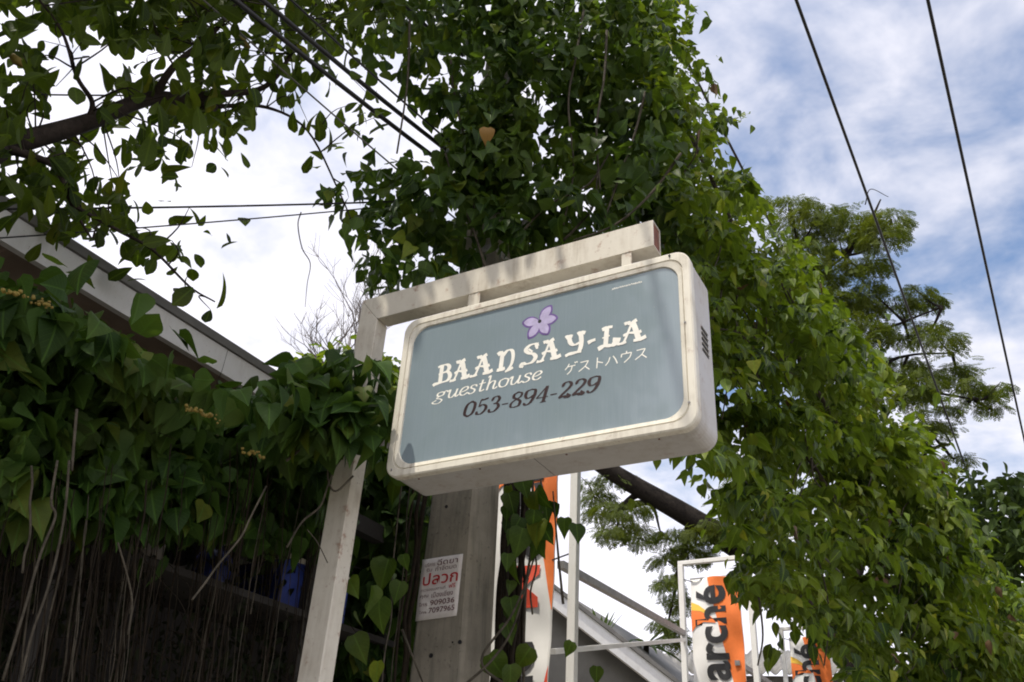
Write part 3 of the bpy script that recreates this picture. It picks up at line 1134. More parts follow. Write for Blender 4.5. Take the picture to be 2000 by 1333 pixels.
for (px, py, r_) in ((842, 1281, .010), (872, 990, .008), (935, 1252, .009), (884, 1255, .004)):
    c = pole_front(px, py)
    w, d = pole_w(c.z)
    bm = bmesh.new()
    xx = min(c.x, w / 2 - 0.02)
    bmesh.ops.create_cone(bm, cap_ends=True, segments=12, radius1=r_, radius2=r_, depth=0.006, matrix=Matrix.Translation((xx, c.y + 0.001, c.z)) @ Matrix.Rotation(rad(90), 4, 'X'))
    bm_object('bolt_hole', bm, M_dark, pole)
for z in (4.55, 4.85):
    w, d = pole_w(z)
    box('cable_band', (-w / 2 - .006, -d / 2 - .006, z - .02), (w / 2 + .006, d / 2 + .006, z + .02), M_steel, pole, bevel=.003)
bar('cable_bracket', (pole_w(4.7)[0] / 2 - 0.01, -0.02, 4.70), (pole_w(4.7)[0] / 2 + 0.16, -0.02, 4.70), 0.05, 0.06, M_steel, pole)

c0, c1, c2, c3 = [pole_front(*q, 0.004) for q in ((826, 1094), (905, 1082), (892, 1203), (811, 1214))]
cen = (c0 + c1 + c2 + c3) / 4
poster = thing('poster', 'white paper notice with red Thai lettering pasted on the concrete pole', 'poster', PC + sr * cen.x - sn * cen.y + Vector((0, 0, cen.z)), SIGN_YAW)
q = [Vector((p.x - cen.x, (p.z - cen.z) * 0.0 , p.z - cen.z)) for p in (c0, c1, c2, c3)]
N_ = 9
V, Fc = [], []
for i in range(N_ + 1):
    for j in range(N_ + 1):
        u, v = i / N_, j / N_
        p = q[3].lerp(q[2], u).lerp(q[0].lerp(q[1], u), v)
        V.append((p.x, -0.0012 * math.sin(5 * u + 2) * math.sin(4 * v) - (0.003 if (i, j) in ((0, N_), (N_, 0)) else 0), p.z))
for i in range(N_):
    for j in range(N_):
        a = i * (N_ + 1) + j
        Fc.append((a, a + N_ + 1, a + N_ + 2, a + 1))
pap = pydata('paper', V, Fc, M_paper, poster, True)
m_ = pap.modifiers.new('thick', 'SOLIDIFY'); m_.thickness = 0.0006; m_.offset = 1.0
PW = ((q[1] - q[0]).length + (q[2] - q[3]).length) / 2
PH = ((q[0] - q[3]).length + (q[1] - q[2]).length) / 2


def text_mesh(name, body, mat, parent, width, M, embolden=0.0, height=None):
    """flat lettering of a given width, left bottom corner at M's origin, in M's xy plane"""
    cu = bpy.data.curves.new(name, 'FONT')
    cu.body = body
    cu.offset = embolden
    cu.fill_mode = 'FRONT'
    cu.resolution_u = 4
    tmp = bpy.data.objects.new(name, cu)
    col.objects.link(tmp)
    bpy.context.view_layer.update()
    me = bpy.data.meshes.new_from_object(tmp.evaluated_get(bpy.context.evaluated_depsgraph_get()))
    bpy.data.objects.remove(tmp)
    co = np.empty(len(me.vertices) * 3, np.float32)
    me.vertices.foreach_get('co', co)
    co = co.reshape(-1, 3)
    lo, hi = co.min(0), co.max(0)
    s = width / (hi[0] - lo[0])
    sy = s if height is None else height / (hi[1] - lo[1])
    co = (co - np.array([lo[0], lo[1], 0])) * np.array([s, sy, 1])
    co[:, 2] = 0
    R3 = np.array(M)
    co = co @ R3[:3, :3].T + R3[:3, 3]
    me.vertices.foreach_set('co', co.astype(np.float32).ravel())
    me.update()
    me.materials.clear()
    me.materials.append(mat)
    o = bpy.data.objects.new(name, me)
    col.objects.link(o)
    o.parent = parent
    return o


def poster_M(u, v):
    p = q[3].lerp(q[2], u).lerp(q[0].lerp(q[1], u), v)
    ex = (q[2] - q[3]).normalized()
    ez = (q[0] - q[3]).normalized()
    return Matrix(((ex.x, ez.x, 0, p.x), (0, 0, -1, -0.0042), (ex.z, ez.z, 0, p.z), (0, 0, 0, 1)))


PRINTS = [('ปลวก', M_redink, .08, .55, .86, .20, .012), ('ฉีดยา', M_brownink, .40, .86, .50, .10, .004), ('บริการ', M_brownink, .10, .86, .24, .06, .0),
          ('รับ', M_brownink, .14, .775, .14, .06, .0), ('กำจัดมด', M_brownink, .36, .77, .52, .075, .002),
          ('ตรวจสอบสถานที่', M_brownink, .06, .455, .60, .055, .0), ('ฟรี', M_redink, .74, .46, .16, .075, .004),
          ('คุณ', M_brownink, .06, .34, .20, .06, .002), ('เมืองเชียง', M_brownink, .34, .34, .52, .085, .003),
          ('โทร', M_brownink, .06, .22, .20, .06, .002), ('909036', M_brownink, .33, .215, .58, .085, .006),
          ('โทร', M_brownink, .08, .10, .18, .05, .002), ('7097965', M_brownink, .31, .095, .62, .085, .006)]
for body, mat, u, v, w, h, em in PRINTS:
    text_mesh('lettering', body, mat, poster, w * PW, poster_M(u, v), em, h * PH)

# ------------------------------------------------------------------ house on the left, behind the vine hedge
house = thing('house', 'low house with white fascia and brown soffit behind the vine hedge', 'house', st(0, -6, 0))
HO = st(0, -6, 0)


def hbox(name, a0, a1, b0, b1, z0, z1, mat, parent, P0):
    V = [st(a, b, z) - P0 for a in (a0, a1) for b in (b0, b1) for z in (z0, z1)]
    return pydata(name, V, [(0, 1, 3, 2), (4, 6, 7, 5), (0, 4, 5, 1), (2, 3, 7, 6), (0, 2, 6, 4), (1, 5, 7, 3)], mat, parent)


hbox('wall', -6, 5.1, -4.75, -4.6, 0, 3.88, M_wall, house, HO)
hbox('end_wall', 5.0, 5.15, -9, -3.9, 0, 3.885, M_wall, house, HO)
hbox('soffit', -6.5, 5.3, -4.9, -3.64, 3.885, 3.905, M_soffit, house, HO)
hbox('fascia', -6.5, 5.3, -3.638, -3.60, 3.86, 4.005, M_fascia, house, HO)
hbox('gutter', -6.5, 5.3, -3.66, -3.585, 4.008, 4.055, M_roof, house, HO)
V = [st(a, b, z) - HO for a in (-6.5, 5.3) for (b, z) in ((-3.68, 4.06), (-9.5, 5.6), (-9.5, 5.5), (-3.68, 4.0))]
pydata('roof', V, [(0, 1, 2, 3), (7, 6, 5, 4), (0, 4, 5, 1), (1, 5, 6, 2), (2, 6, 7, 3), (3, 7, 4, 0)], M_roof, house)
for a in (-4.4, -2.9, -1.4, 0.1, 1.6, 3.1, 4.6):
    hbox('soffit_batten', a - .02, a + .02, -4.85, -3.645, 3.868, 3.884, M_soffit, house, HO)

for a in (-3.9, -1.5, 0.9, 3.3):
    hbox('fascia_joint', a, a + .006, -3.6005, -3.5985, 3.862, 4.003, M_dark, house, HO)
# timber rail and posts that carry the hedge, and the things seen dimly through its roots
gw = thing('bounce_blocker', 'unseen dark wall added under the hanging roots to block light bounced off the ground', 'wall', st(0, -3.05, 0))  # out of view, added to keep ground bounce out of the recess
hbox('blocker_body', -7, 3.2, -3.15, -3.0, 0, 1.86, M_wall, gw, st(0, -3.05, 0))
hbox('blocker_top', -7, 3.25, -3.19, -2.96, 1.862, 1.91, M_timber, gw, st(0, -3.05, 0))
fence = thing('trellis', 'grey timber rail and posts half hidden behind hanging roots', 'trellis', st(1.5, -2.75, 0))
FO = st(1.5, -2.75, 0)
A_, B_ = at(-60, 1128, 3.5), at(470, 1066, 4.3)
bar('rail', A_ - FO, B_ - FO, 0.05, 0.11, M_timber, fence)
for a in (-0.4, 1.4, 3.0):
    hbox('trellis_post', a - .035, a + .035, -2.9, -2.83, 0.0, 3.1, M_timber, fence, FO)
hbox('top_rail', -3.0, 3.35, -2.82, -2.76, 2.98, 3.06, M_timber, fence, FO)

rk = thing('blue_crate', 'blue plastic crate with white rims seen through the roots beside the sign post', 'crate', at(560, 1215, 4.3))


def crate(root, w, d, h):
    for (lo, hi) in (((-w / 2, -d / 2, 0), (w / 2, -d / 2 + .012, h)), ((-w / 2, d / 2 - .012, 0), (w / 2, d / 2, h)),
                     ((-w / 2, -d / 2 + .012, 0), (-w / 2 + .012, d / 2 - .012, h)), ((w / 2 - .012, -d / 2 + .012, 0), (w / 2, d / 2 - .012, h))):
        box('side', lo, hi, M_blue, root)
    box('bottom', (-w / 2 + .013, -d / 2 + .013, .001), (w / 2 - .013, d / 2 - .013, .012), M_blue, root)
    for z in (.0, h - .022):
        bm = bmesh.new()
        for (lo, hi) in (((-w / 2 - .01, -d / 2 - .01, z), (w / 2 + .01, -d / 2 - .001, z + .022)), ((-w / 2 - .01, d / 2 + .001, z), (w / 2 + .01, d / 2 + .01, z + .022)),
                         ((-w / 2 - .01, -d / 2, z), (-w / 2 - .001, d / 2, z + .022)), ((w / 2 + .001, -d / 2, z), (w / 2 + .01, d / 2, z + .022))):
            add_box(bm, lo, hi)
        bm_object('rim', bm, M_white, root)


crate(rk, 0.42, 0.30, 0.24)
rk.rotation_euler = (0, 0, rad(55))
shelf = thing('shelf_rack', 'dim timber rack standing against the house wall behind the roots', 'rack', at(560, 1215, 4.3))
shelf.location.z = 0
sz = at(560, 1215, 4.3).z
shelf.rotation_euler = (0, 0, rad(55))
for x in (-1.25, 0.45):
    for y in (-.2, .2):
        box('upright', (x - .02, y - .02, 0), (x + .02, y + .02, sz + .40), M_timber, shelf)
for z in (sz - .03, sz - .62):
    box('shelf_board', (-1.30, -.24, z), (.50, .24, z + .028), M_timber, shelf)
RZ = Matrix.Rotation(rad(55), 3, 'Z')
items = [(-.45, M_blue, .17, .23, 'blue jug with white cap on the rack behind the roots'), (-.80, M_paper, .16, .30, 'white jug with white cap on the rack behind the roots'),
         (-1.12, M_pink, .24, .27, 'pale pink jug dimly seen at the far left behind the roots')]
for xx, mt, w, h, lab in items:
    p = Vector((shelf.location.x, shelf.location.y, sz - .001)) + RZ @ Vector((xx, 0.02, 0))
    j = thing('jug', lab, 'jug', p)
    prof = [(0.0, 0.0), (w * .42, 0.0), (w * .5, .02), (w * .5, h * .62), (w * .40, h * .78), (w * .17, h * .88), (w * .15, h)]
    V, Fc = [], []
    for r_, z in prof:
        V += [(r_ * math.cos(2 * math.pi * k / 14), r_ * math.sin(2 * math.pi * k / 14), z) for k in range(14)]
    for i in range(len(prof) - 1):
        for k in range(14):
            Fc.append((i * 14 + k, i * 14 + (k + 1) % 14, (i + 1) * 14 + (k + 1) % 14, (i + 1) * 14 + k))
    pydata('body', V, Fc, mt, j, True)
    bm = bmesh.new()
    bmesh.ops.create_cone(bm, cap_ends=True, segments=12, radius1=w * .19, radius2=w * .18, depth=.03, matrix=Matrix.Translation((0, 0, h + .012)))
    bm_object('cap', bm, M_letter, j)
    bar('carry_handle', (w * .42, 0, h * .45), (w * .22, 0, h * .86), .02, .02, mt, j)

# ------------------------------------------------------------------ banners on their frames, receding along the street
BW = 0.70
bz = [6.85, 9.85, 12.60]
# right-hand posts stand on one line parallel to the street
pr0 = at(1460, 1092, bz[1])
bpos = [hit(1125, 900, pr0, ACROSS), pr0, hit(1630, 1228, pr0, ACROSS)]
btop = [pr0.z, pr0.z, at(1630, 1226, math.hypot(bpos[2].x, bpos[2].y)).z]
lab_f = ['white tube banner frame directly behind the pole vines, with brace and tie bar', 'white tube banner frame with its whole top bar in view', 'white tube banner frame farthest off, half hidden by leaves']
lab_b = ['orange and white vertical banner half hidden by the pole vines', 'orange and white vertical banner reading arche in the open frame', 'small orange and white banner farthest off under the leaves']
for i in range(3):
    P = Vector((bpos[i].x, bpos[i].y, 0))
    T_ = btop[i]
    W_ = 0.755
    fr = thing('banner_stand', lab_f[i], 'banner stand', P, SIGN_YAW, 'banner stands along the street')
    pw = 0.058
    for x in (0, -W_):
        box('post', (x - pw / 2, -pw / 2, 0), (x + pw / 2, pw / 2, T_), M_frame, fr, bevel=.004)
    box('top_bar', (-W_ - pw / 2, -pw / 2 + .004, T_ + .001), (pw / 2, pw / 2 - .004, T_ + .046), M_frame, fr, bevel=.004)
    box('lower_bar', (-W_ + pw / 2 + .001, -.02, 1.1), (-pw / 2 - .001, .02, 1.14), M_frame, fr)
    if i < 2:
        nxt = Vector((bpos[i + 1].x, bpos[i + 1].y, 0)) - sr * W_
        M3 = Matrix.Rotation(-SIGN_YAW, 3, 'Z')
        if i == 0:
            a = at(1095, 1103, math.hypot(P.x, P.y) + .02) - P
            b = at(1335, 1237, math.hypot(nxt.x, nxt.y) - .03) - P
            bar('brace', M3 @ a, M3 @ b, .05, .05, M_steel, fr)
            a = at(1080, 1273, math.hypot(P.x, P.y) + .02) - P
            b = at(1337, 1250, math.hypot(nxt.x, nxt.y) - .03) - P
            bar('tie_bar', M3 @ a, M3 @ b, .035, .035, M_frame, fr)
        else:
            a = at(1440, 1295, math.hypot(P.x, P.y) + .02) - P
            b = at(1520, 1345, math.hypot(nxt.x, nxt.y) - .03) - P
            bar('brace', M3 @ a, M3 @ b, .05, .05, M_steel, fr)
    # the cloth hangs between the posts
    top = T_ - (0.17 if i == 1 else 0.12)
    bn = thing('banner', lab_b[i], 'banner', P + Vector((0, 0, 1.2)), SIGN_YAW, 'banners along the street')
    x0, x1 = -W_ + 0.10, -0.11
    h = top - 1.2
    nx, nz = 20, 120
    slack = [0.035, 0.0, 0.0][i]

    def warp(x, z, dy=0.0, i=i, x0=x0, x1=x1, h=h):
        u = (x - x0) / (x1 - x0)
        f = 1 - z / h
        w = 0.006 * math.sin(31 * f + 7 * u + i) + 0.005 * math.sin(47 * f - 9 * u) * (0.4 + u) + 0.009 * math.sin(13 * f + 3.5 * u + 1.3 * i)
        w += 0.030 * math.exp(-f * 14) * math.sin(math.pi * u * 3)
        return (x - 0.05 * (i == 0) * math.sin(f * 3.0) * u, -0.012 * math.sin(6 * f + 2.2 * u) - 0.03 * math.sin(math.pi * u) * math.sin(3 * f + i) + w - dy, z)

    def flat(name, poly, mat, dy, sub=10):
        """a printed shape laid on the waving cloth"""
        bm = bmesh.new()
        vs2 = [bm.verts.new((x, 0, z)) for x, z in poly]
        bm.faces.new(vs2)
        bmesh.ops.triangulate(bm, faces=bm.faces[:])
        for _ in range(6):
            long_ = [e for e in bm.edges if e.calc_length() > 0.05]
            if long_:
                bmesh.ops.subdivide_edges(bm, edges=long_, cuts=1)
                bmesh.ops.triangulate(bm, faces=[f for f in bm.faces if len(f.verts) > 3])
        for v_ in bm.verts:
            v_.co = warp(v_.co.x, v_.co.z, dy)
        return bm_object(name, bm, mat, cl)

    V, Fc = [], []
    for jz in range(nz + 1):
        for jx in range(nx + 1):
            V.append(warp(x0 + (x1 - x0) * jx / nx, h * jz / nz))
    for jz in range(nz):
        for jx in range(nx):
            a = jz * (nx + 1) + jx
            Fc.append((a, a + 1, a + nx + 2, a + nx + 1))
    cl = pydata('cloth', V, Fc, M_cloth, bn, True)
    sm = cl.modifiers.new('thick', 'SOLIDIFY'); sm.thickness = .002; sm.offset = 1
    wx = x1 - x0
    for xx, zz_, xe in ((x0 + .02, h - .02, -W_ + .03), (x1 - .02, h - .02, -.03), (x0 + .02, h - 1.1, -W_ + .03), (x1 - .02, h - 1.1, -.03)):
        a_ = Vector(warp(xx, zz_, .004))
        bar('tie', a_, Vector((xe, 0, zz_ + .03)), .008, .008, M_cable, bn)
    bar('hem_rod', (x0, warp(x0, h)[1] * 0, h + .006), (x1, 0, h + .006), .014, .014, M_steel, bn)
    # orange field: full height on the right with a bulge at the top
    edge = [(0, .38), (.10, .46), (.22, .58), (.34, .68), (.46, .78), (.60, .87), (.74, .93), (.88, .97), (1.0, .985)]
    hh = min(h, 1.75) * (.82 if i == 0 else 1.0)
    ora = [(x1 - .004, h - .004)] + [(x0 + wx * e, h - .004 - t * hh) for t, e in edge] + [(x1 - .004, h - .004 - hh)]
    flat('orange_field', ora, M_orange, .006)
    if h > 2.2:
        flat('red_field', [(x1 - .004, h - 1.80), (x0 + wx * .95, h - 1.9), (x0 + wx * .86, h - 2.1), (x0 + wx * .78, h - 2.35), (x0 + wx * .74, h - 2.7), (x1 - .004, h - 2.7)], M_redpr, .0065)
    flat('yellow_swirl', [(x0 + .003, h - .25), (x0 + wx * .16, h - .29), (x0 + wx * .34, h - .37), (x0 + wx * .40, h - .42), (x0 + wx * .20, h - .36), (x0 + .003, h - .34)], M_yellow, .008)
    flat('orange_swirl', [(x0 + .003, h - .343), (x0 + wx * .20, h - .365), (x0 + wx * .42, h - .43), (x0 + wx * .52, h - .50), (x0 + wx * .26, h - .48), (x0 + wx * .10, h - .51), (x0 + .003, h - .57)], M_orange, .010)
    # the word runs upwards
    size_ = 1.32
    for rep in range(2):
        zb = h - 0.10 - size_ - rep * (size_ + 0.22)
        if zb < 0.02:
            continue
        o1 = text_mesh('lettering', 'arché', M_blackpr, cl, size_ * 0.74, Matrix(((0, -1, 0, 0), (0, 0, -1, 0), (1, 0, 0, 0), (0, 0, 0, 1))), .028, 0.35)
        o2 = text_mesh('capital_letter', 'M', M_redpr, cl, size_ * 0.22, Matrix(((0, -1, 0, 0), (0, 0, -1, 0), (1, 0, 0, 0), (0, 0, 0, 1))), .03, 0.26)
        for o, dz, xb in ((o1, size_ * .26, x0 + wx * (.80 if i == 0 else .73)), (o2, 0.0, x0 + wx * (.80 if i == 0 else .73))):
            for v_ in o.data.vertices:
                v_.co = warp(v_.co.x + xb, min(h, max(0, v_.co.z + zb + dz)), .0125)

# ------------------------------------------------------------------ gabled building and shed roof behind the banners
gb = thing('gabled_building', 'grey building with pale sloping verge behind the first banner', 'building', at(1090, 1333, 11.5))
GO = Vector(gb.location); gb.location.z = 0; GO.z = 0
e0 = at(1010, 1113, 11.0); e1 = at(1290, 1330, 11.6); e2 = e1 + (e1 - e0) * 0.5
back = Vector((-sn.x, -sn.y, 0)) * 5.0
bar('verge_board', e0 - GO, e2 - GO, 0.05, 0.20, M_fascia, gb)
bar('verge_cap', e0 - GO + Vector((0, 0, .125)), e2 - GO + Vector((0, 0, .125)), 0.10, 0.045, M_roof, gb)
ins = Vector((-sn.x, -sn.y, 0)) * 0.25
a, b = e0 + ins - GO, e2 + ins - GO
V = [Vector((a.x, a.y, 0)), Vector((b.x, b.y, 0)), b - Vector((0, 0, .05)), a - Vector((0, 0, .05))]
V = V + [v + back * 0.9 for v in V]
pydata('wall', V, [(0, 1, 2, 3), (7, 6, 5, 4), (0, 4, 5, 1), (1, 5, 6, 2), (2, 6, 7, 3), (3, 7, 4, 0)], M_farwall, gb)
V = [e0 - GO + Vector((0, 0, .08)), e2 - GO + Vector((0, 0, .08)), e2 - GO + back + Vector((0, 0, .08)), e0 - GO + back + Vector((0, 0, .08))]
V = V + [v - Vector((0, 0, .05)) for v in V]
for v in V[:2] + V[4:6]:
    v += ins * 0.25
pydata('roof', V, [(0, 1, 2, 3), (7, 6, 5, 4), (0, 4, 5, 1), (1, 5, 6, 2), (2, 6, 7, 3), (3, 7, 4, 0)], M_roof, gb)

shed = thing('market_shed', 'low grey shed with corrugated roof edge below the banners', 'shed', at(1400, 1333, 17))
SO = Vector(shed.location); shed.location.z = 0; SO.z = 0
p0, p1 = at(1180, 1345, 17.5), at(1760, 1296, 17.5)
dv = (p1 - p0); ln = dv.length; dv.normalize()
dv.z = 0; dv.normalize()
zz = at(1490, 1316, 17.5).z
V, Fc = [], []
ns = 180
for i in range(ns + 1):
    s_ = ln * i / ns
    for (k, dz) in ((0.0, 0.0), (2.6, 0.9)):
        q_ = p0 + dv * s_ + Vector((-dv.y, dv.x, 0)) * k - SO
        V.append(Vector((q_.x, q_.y, zz + dz + 0.045 * math.sin(s_ * 2 * math.pi / 0.24))))
for i in range(ns):
    Fc.append((2 * i, 2 * i + 2, 2 * i + 3, 2 * i + 1))
cr = pydata('corrugated_roof', V, Fc, M_roof, shed, True)
sm = cr.modifiers.new('thick', 'SOLIDIFY'); sm.thickness = .015
w0, w1 = p0 + Vector((-dv.y, dv.x, 0)) * .3 - SO, p1 + Vector((-dv.y, dv.x, 0)) * .3 - SO
V = [Vector((p.x, p.y, z)) for p in (w0, w1) for z in (0, zz - .02)]
V += [v + Vector((-dv.y, dv.x, 0)) * 2.2 for v in V]
pydata('wall', V, [(0, 2, 3, 1), (4, 5, 7, 6), (0, 1, 5, 4), (2, 6, 7, 3), (1, 3, 7, 5), (0, 4, 6, 2)], M_farwall, shed)

# ------------------------------------------------------------------ cables


def sag(p, q, s, n=14):
    return [p.lerp(q, i / n) - Vector((0, 0, s * 4 * (i / n) * (1 - i / n))) for i in range(n + 1)]


def cable(label, pts, r, mat=M_cable, group=None, sides=7):
    bm = bmesh.new()
    add_tube(bm, pts, r, sides)
    o = bm_object('cable', bm, mat, None, smooth=True)
    return tag(o, label, 'cable', group)


GR = 'overhead street cables'


def street_cable(label, px, py, D, r, a_back, a_fwd, mat=M_cable, s=0.0):
    p = at(px, py, D)
    return cable(label, sag(p - STREET * a_back, p + STREET * a_fwd, s), r, mat, GR)


street_cable('thick black cable crossing the open sky, farthest to the right', 1812, 0, 4.9, 0.0125, 12, 70)
street_cable('thick black cable crossing the open sky just clear of the tree tops', 1555, 0, 4.6, 0.0125, 12, 70)
street_cable('black cable skimming the sunlit right edge of the vine curtain', 1280, 0, 4.9, 0.013, 12, 60)
PT = at(905, 372, 3.86)
for k, (px, py, qx, qy, r, mt, lab) in enumerate((
        (497, 0, 868, 322, .0125, M_cable, 'thick black cable, lower of the two running into the pole vines'),
        (548, 0, 880, 300, .0125, M_cable, 'thick black cable, upper of the two running into the pole vines'),
        (600, 0, 905, 300, .006, M_cable, 'thin black cable above the thick pair, sagging to the pole'),
        (800, 0, 905, 110, .011, M_cable, 'short stretch of black cable high among the top pole leaves'),
        (432, 0, 908, 443, .0045, M_greycable, 'thin grey cable under the thick black pair, slanting to the pole'))):
    P = at(px, py, 3.88 if k == 3 else 3.05 + .05 * k); Q = at(qx, qy, 3.9)
    d = (P - Q)
    cable(lab, sag(Q, Q + d * 3.0, 0.10), r, mt, GR)
for k, (x0, y0, x1, y1, r, lab) in enumerate(((-40, 183, 500, 185, .004, 'thin black service wire running level along the thick branch'),
                                              (-40, 409, 770, 394, .005, 'black service wire running level below the branch, upper of two'),
                                              (-40, 468, 770, 402, .0035, 'thin service wire rising to the pole just above the eaves'))):
    cable(lab, sag(at(x0, y0, 3.7), at(x1, y1, 3.85), .01), r, M_cable, 'service wires to the house')
cable('thin grey guy wire slanting down behind the sign into the vine curtain', sag(at(1340, 830, 4.4), at(1640, 1118, 5.6), 0), .006, M_greycable)
tag(tube('hanging_twig', [at(588, 415, 4.2), at(582, 440, 4.2), at(590, 485, 4.2), at(606, 515, 4.2), at(600, 555, 4.2), at(596, 600, 4.2)], [.004, .003, .0015], M_twig), 'thin crooked twig hanging alone against the white sky', 'twig')

# ------------------------------------------------------------------ plants
# --- overhanging tree, upper left
TO = Vector((-3.7, 1.9, 0))
tree = thing('broadleaf_tree', 'broad-leaved tree with dark branches overhanging from the upper left', 'tree', TO)


def limb(parent, origin, pts, radii, mat, name='branch', sides=8):
    return tube(name, [Vector(p) - Vector(origin) for p in pts], radii, mat, parent, sides)


limb(tree, TO, [TO, TO + Vector((.05, .02, 1.2)), TO + Vector((.2, .1, 2.4)), TO + Vector((.15, -.1, 3.6)), TO + Vector((-.2, -.5, 5.0))], [.17, .14, .12, .10, .06], M_bark, 'trunk', 12)
fork = TO + Vector((.2, .1, 2.5))
BR = [[fork, at(-150, 330, 3.0), at(0, 288, 3.15), at(170, 240, 3.3), at(300, 192, 3.4), at(420, 208, 3.5)],
      [at(300, 192, 3.4), at(420, 185, 3.5), at(520, 168, 3.55), at(580, 85, 3.6), at(640, -40, 3.7)],
      [at(0, 288, 3.15), at(60, 305, 3.1), at(110, 330, 3.1), at(140, 400, 3.1), at(180, 470, 3.1)],
      [at(170, 240, 3.3), at(180, 200, 3.25), at(150, 150, 3.2), at(120, 60, 3.2), at(60, -20, 3.2)],
      [at(420, 208, 3.5), at(520, 210, 3.5), at(600, 255, 3.6), at(660, 370, 3.6), at(690, 440, 3.6)],
      [at(140, 400, 3.1), at(230, 450, 3.15), at(300, 490, 3.2), at(370, 560, 3.2), at(420, 590, 3.2)],
      [at(300, 192, 3.4), at(340, 130, 3.3), at(420, 60, 3.3), at(500, -40, 3.3)]]
BRR = [[.085, .055, .042, .036, .032, .026], [.026, .02, .013, .010, .006], [.02, .014, .008, .004], [.014, .01, .007, .004], [.012, .007, .005, .003], [.008, .006, .003], [.02, .014, .008]]
for p_, r_ in zip(BR, BRR):
    limb(tree, TO, p_, r_, M_bark)
COVER = [  # how much of each 50-pixel square the crown covers in the photograph, 0-9
    [5, 5, 7, 7, 9, 9, 9, 9, 8, 7, 8, 9, 9, 9, 9, 9, 9],
    [7, 5, 4, 5, 8, 9, 9, 9, 9, 8, 8, 7, 7, 8, 6, 7, 9],
    [5, 9, 3, 2, 6, 5, 5, 8, 8, 7, 8, 8, 7, 6, 5, 7, 8],
    [9, 8, 2, 2, 7, 8, 8, 8, 8, 7, 3, 8, 5, 6, 5, 6, 6],
    [8, 6, 5, 4, 8, 6, 8, 8, 8, 8, 1, 3, 2, 6, 6, 2, 3],
    [9, 6, 6, 3, 5, 7, 8, 6, 7, 5, 1, 0, 6, 6, 4, 1, 0],
    [6, 8, 8, 3, 5, 5, 6, 1, 2, 2, 0, 2, 4, 1, 2, 0, 0],
    [7, 8, 8, 6, 8, 6, 2, 1, 0, 3, 0, 0, 4, 3, 2, 0, 0],
    [4, 5, 8, 7, 8, 5, 2, 5, 0, 3, 0, 0, 0, 3, 2, 0, 0],
    [0, 1, 6, 5, 6, 8, 6, 2, 5, 0, 0, 0, 0, 0, 2, 0, 0],
    [0, 0, 1, 4, 1, 5, 6, 5, 0, 0, 0, 0, 0, 0, 0, 0, 0],
    [0, 0, 0, 0, 0, 2, 4, 6, 4, 0, 0, 0, 0, 0, 0, 0, 0],
    [0, 0, 0, 0, 0, 0, 0, 0, 2, 0, 0, 0, 0, 0, 0, 0, 0]]
cpts, csz = [], []
for r_, row in enumerate(COVER):
    for c_, v in enumerate(row):
        if v == 0:
            continue
        lam = -math.log(1 - min(v, 8.8) / 9.4) * (1.45 if v > 6 else 1.0)
        n = rng.poisson(lam * 2500 / (420.0 if v > 6 else 640.0))
        for _ in range(n):
            cpts.append((c_ * 50 + rng.uniform(0, 50), r_ * 50 + rng.uniform(0, 50)))
# beyond the top and left edges of the frame the crown goes on
for _ in range(330):
    cpts.append((rng.uniform(-500, 860), rng.uniform(-300, -5)))
for _ in range(160):
    cpts.append((rng.uniform(-500, -10), rng.uniform(-10, 420)))
cpts = np.array(cpts)
D = 3.25 + 0.0006 * np.clip(cpts[:, 0], 0, 900) + rng.uniform(-.45, .75, len(cpts))
Pl = at_many(cpts, D)
n = len(Pl)
T = unit(rng.normal(size=(n, 3)) * np.array([.75, .75, .45]) + np.array([0, 0, -0.75]))
Uv = unit(rng.normal(size=(n, 3)) * .5 + np.array([0.1, -.35, .8]))
S = rng.uniform(.065, .14, n) * rng.uniform(.8, 1.12, n)
Pl = Pl - T * S[:, None] * 0.5
# unseen rest of the crown, its blobs placed to shade hedge and pole vine
def crown_blob(c, r, n, size):
    d = unit(rng.normal(size=(n, 3)))
    p = np.array(c) + d * (rng.uniform(.35, 1, n) ** .5)[:, None] * np.array(r)
    t = unit(d * .6 + rng.normal(size=(n, 3)) * .5 + np.array([0, 0, -.7]))
    u = unit(rng.normal(size=(n, 3)) * .5 + d * .4 + np.array([0, 0, .8]))
    return p, t, u, rng.uniform(size[0], size[1], n)
extra = [crown_blob((-3.2, 1.6, 5.6), (1.5, 1.3, 1.1), 1100, (.12, .18)), crown_blob((-2.2, 2.6, 5.9), (1.2, 1.0, .9), 800, (.12, .18)),
         crown_blob((-4.4, 2.4, 5.0), (1.3, 1.5, 1.2), 800, (.12, .18)), crown_blob((-3.9, .4, 5.0), (1.3, 1.2, 1.2), 800, (.12, .18)),
         crown_blob((-2.9, 1.7, 5.2), (1.1, 1.0, .8), 1300, (.13, .20)), crown_blob((-1.7, 2.7, 6.6), (1.1, .9, .75), 1100, (.13, .20)), crown_blob((-2.6, 1.9, 7.0), (1.2, 1.1, .8), 900, (.13, .20)),
         crown_blob((-.7, 3.3, 7.2), (.9, .8, .7), 700, (.13, .20)), crown_blob((-3.6, .6, 6.0), (1.3, 1.2, .9), 1000, (.13, .20))]
ex = [np.concatenate([e[i] for e in extra]) for i in range(4)]
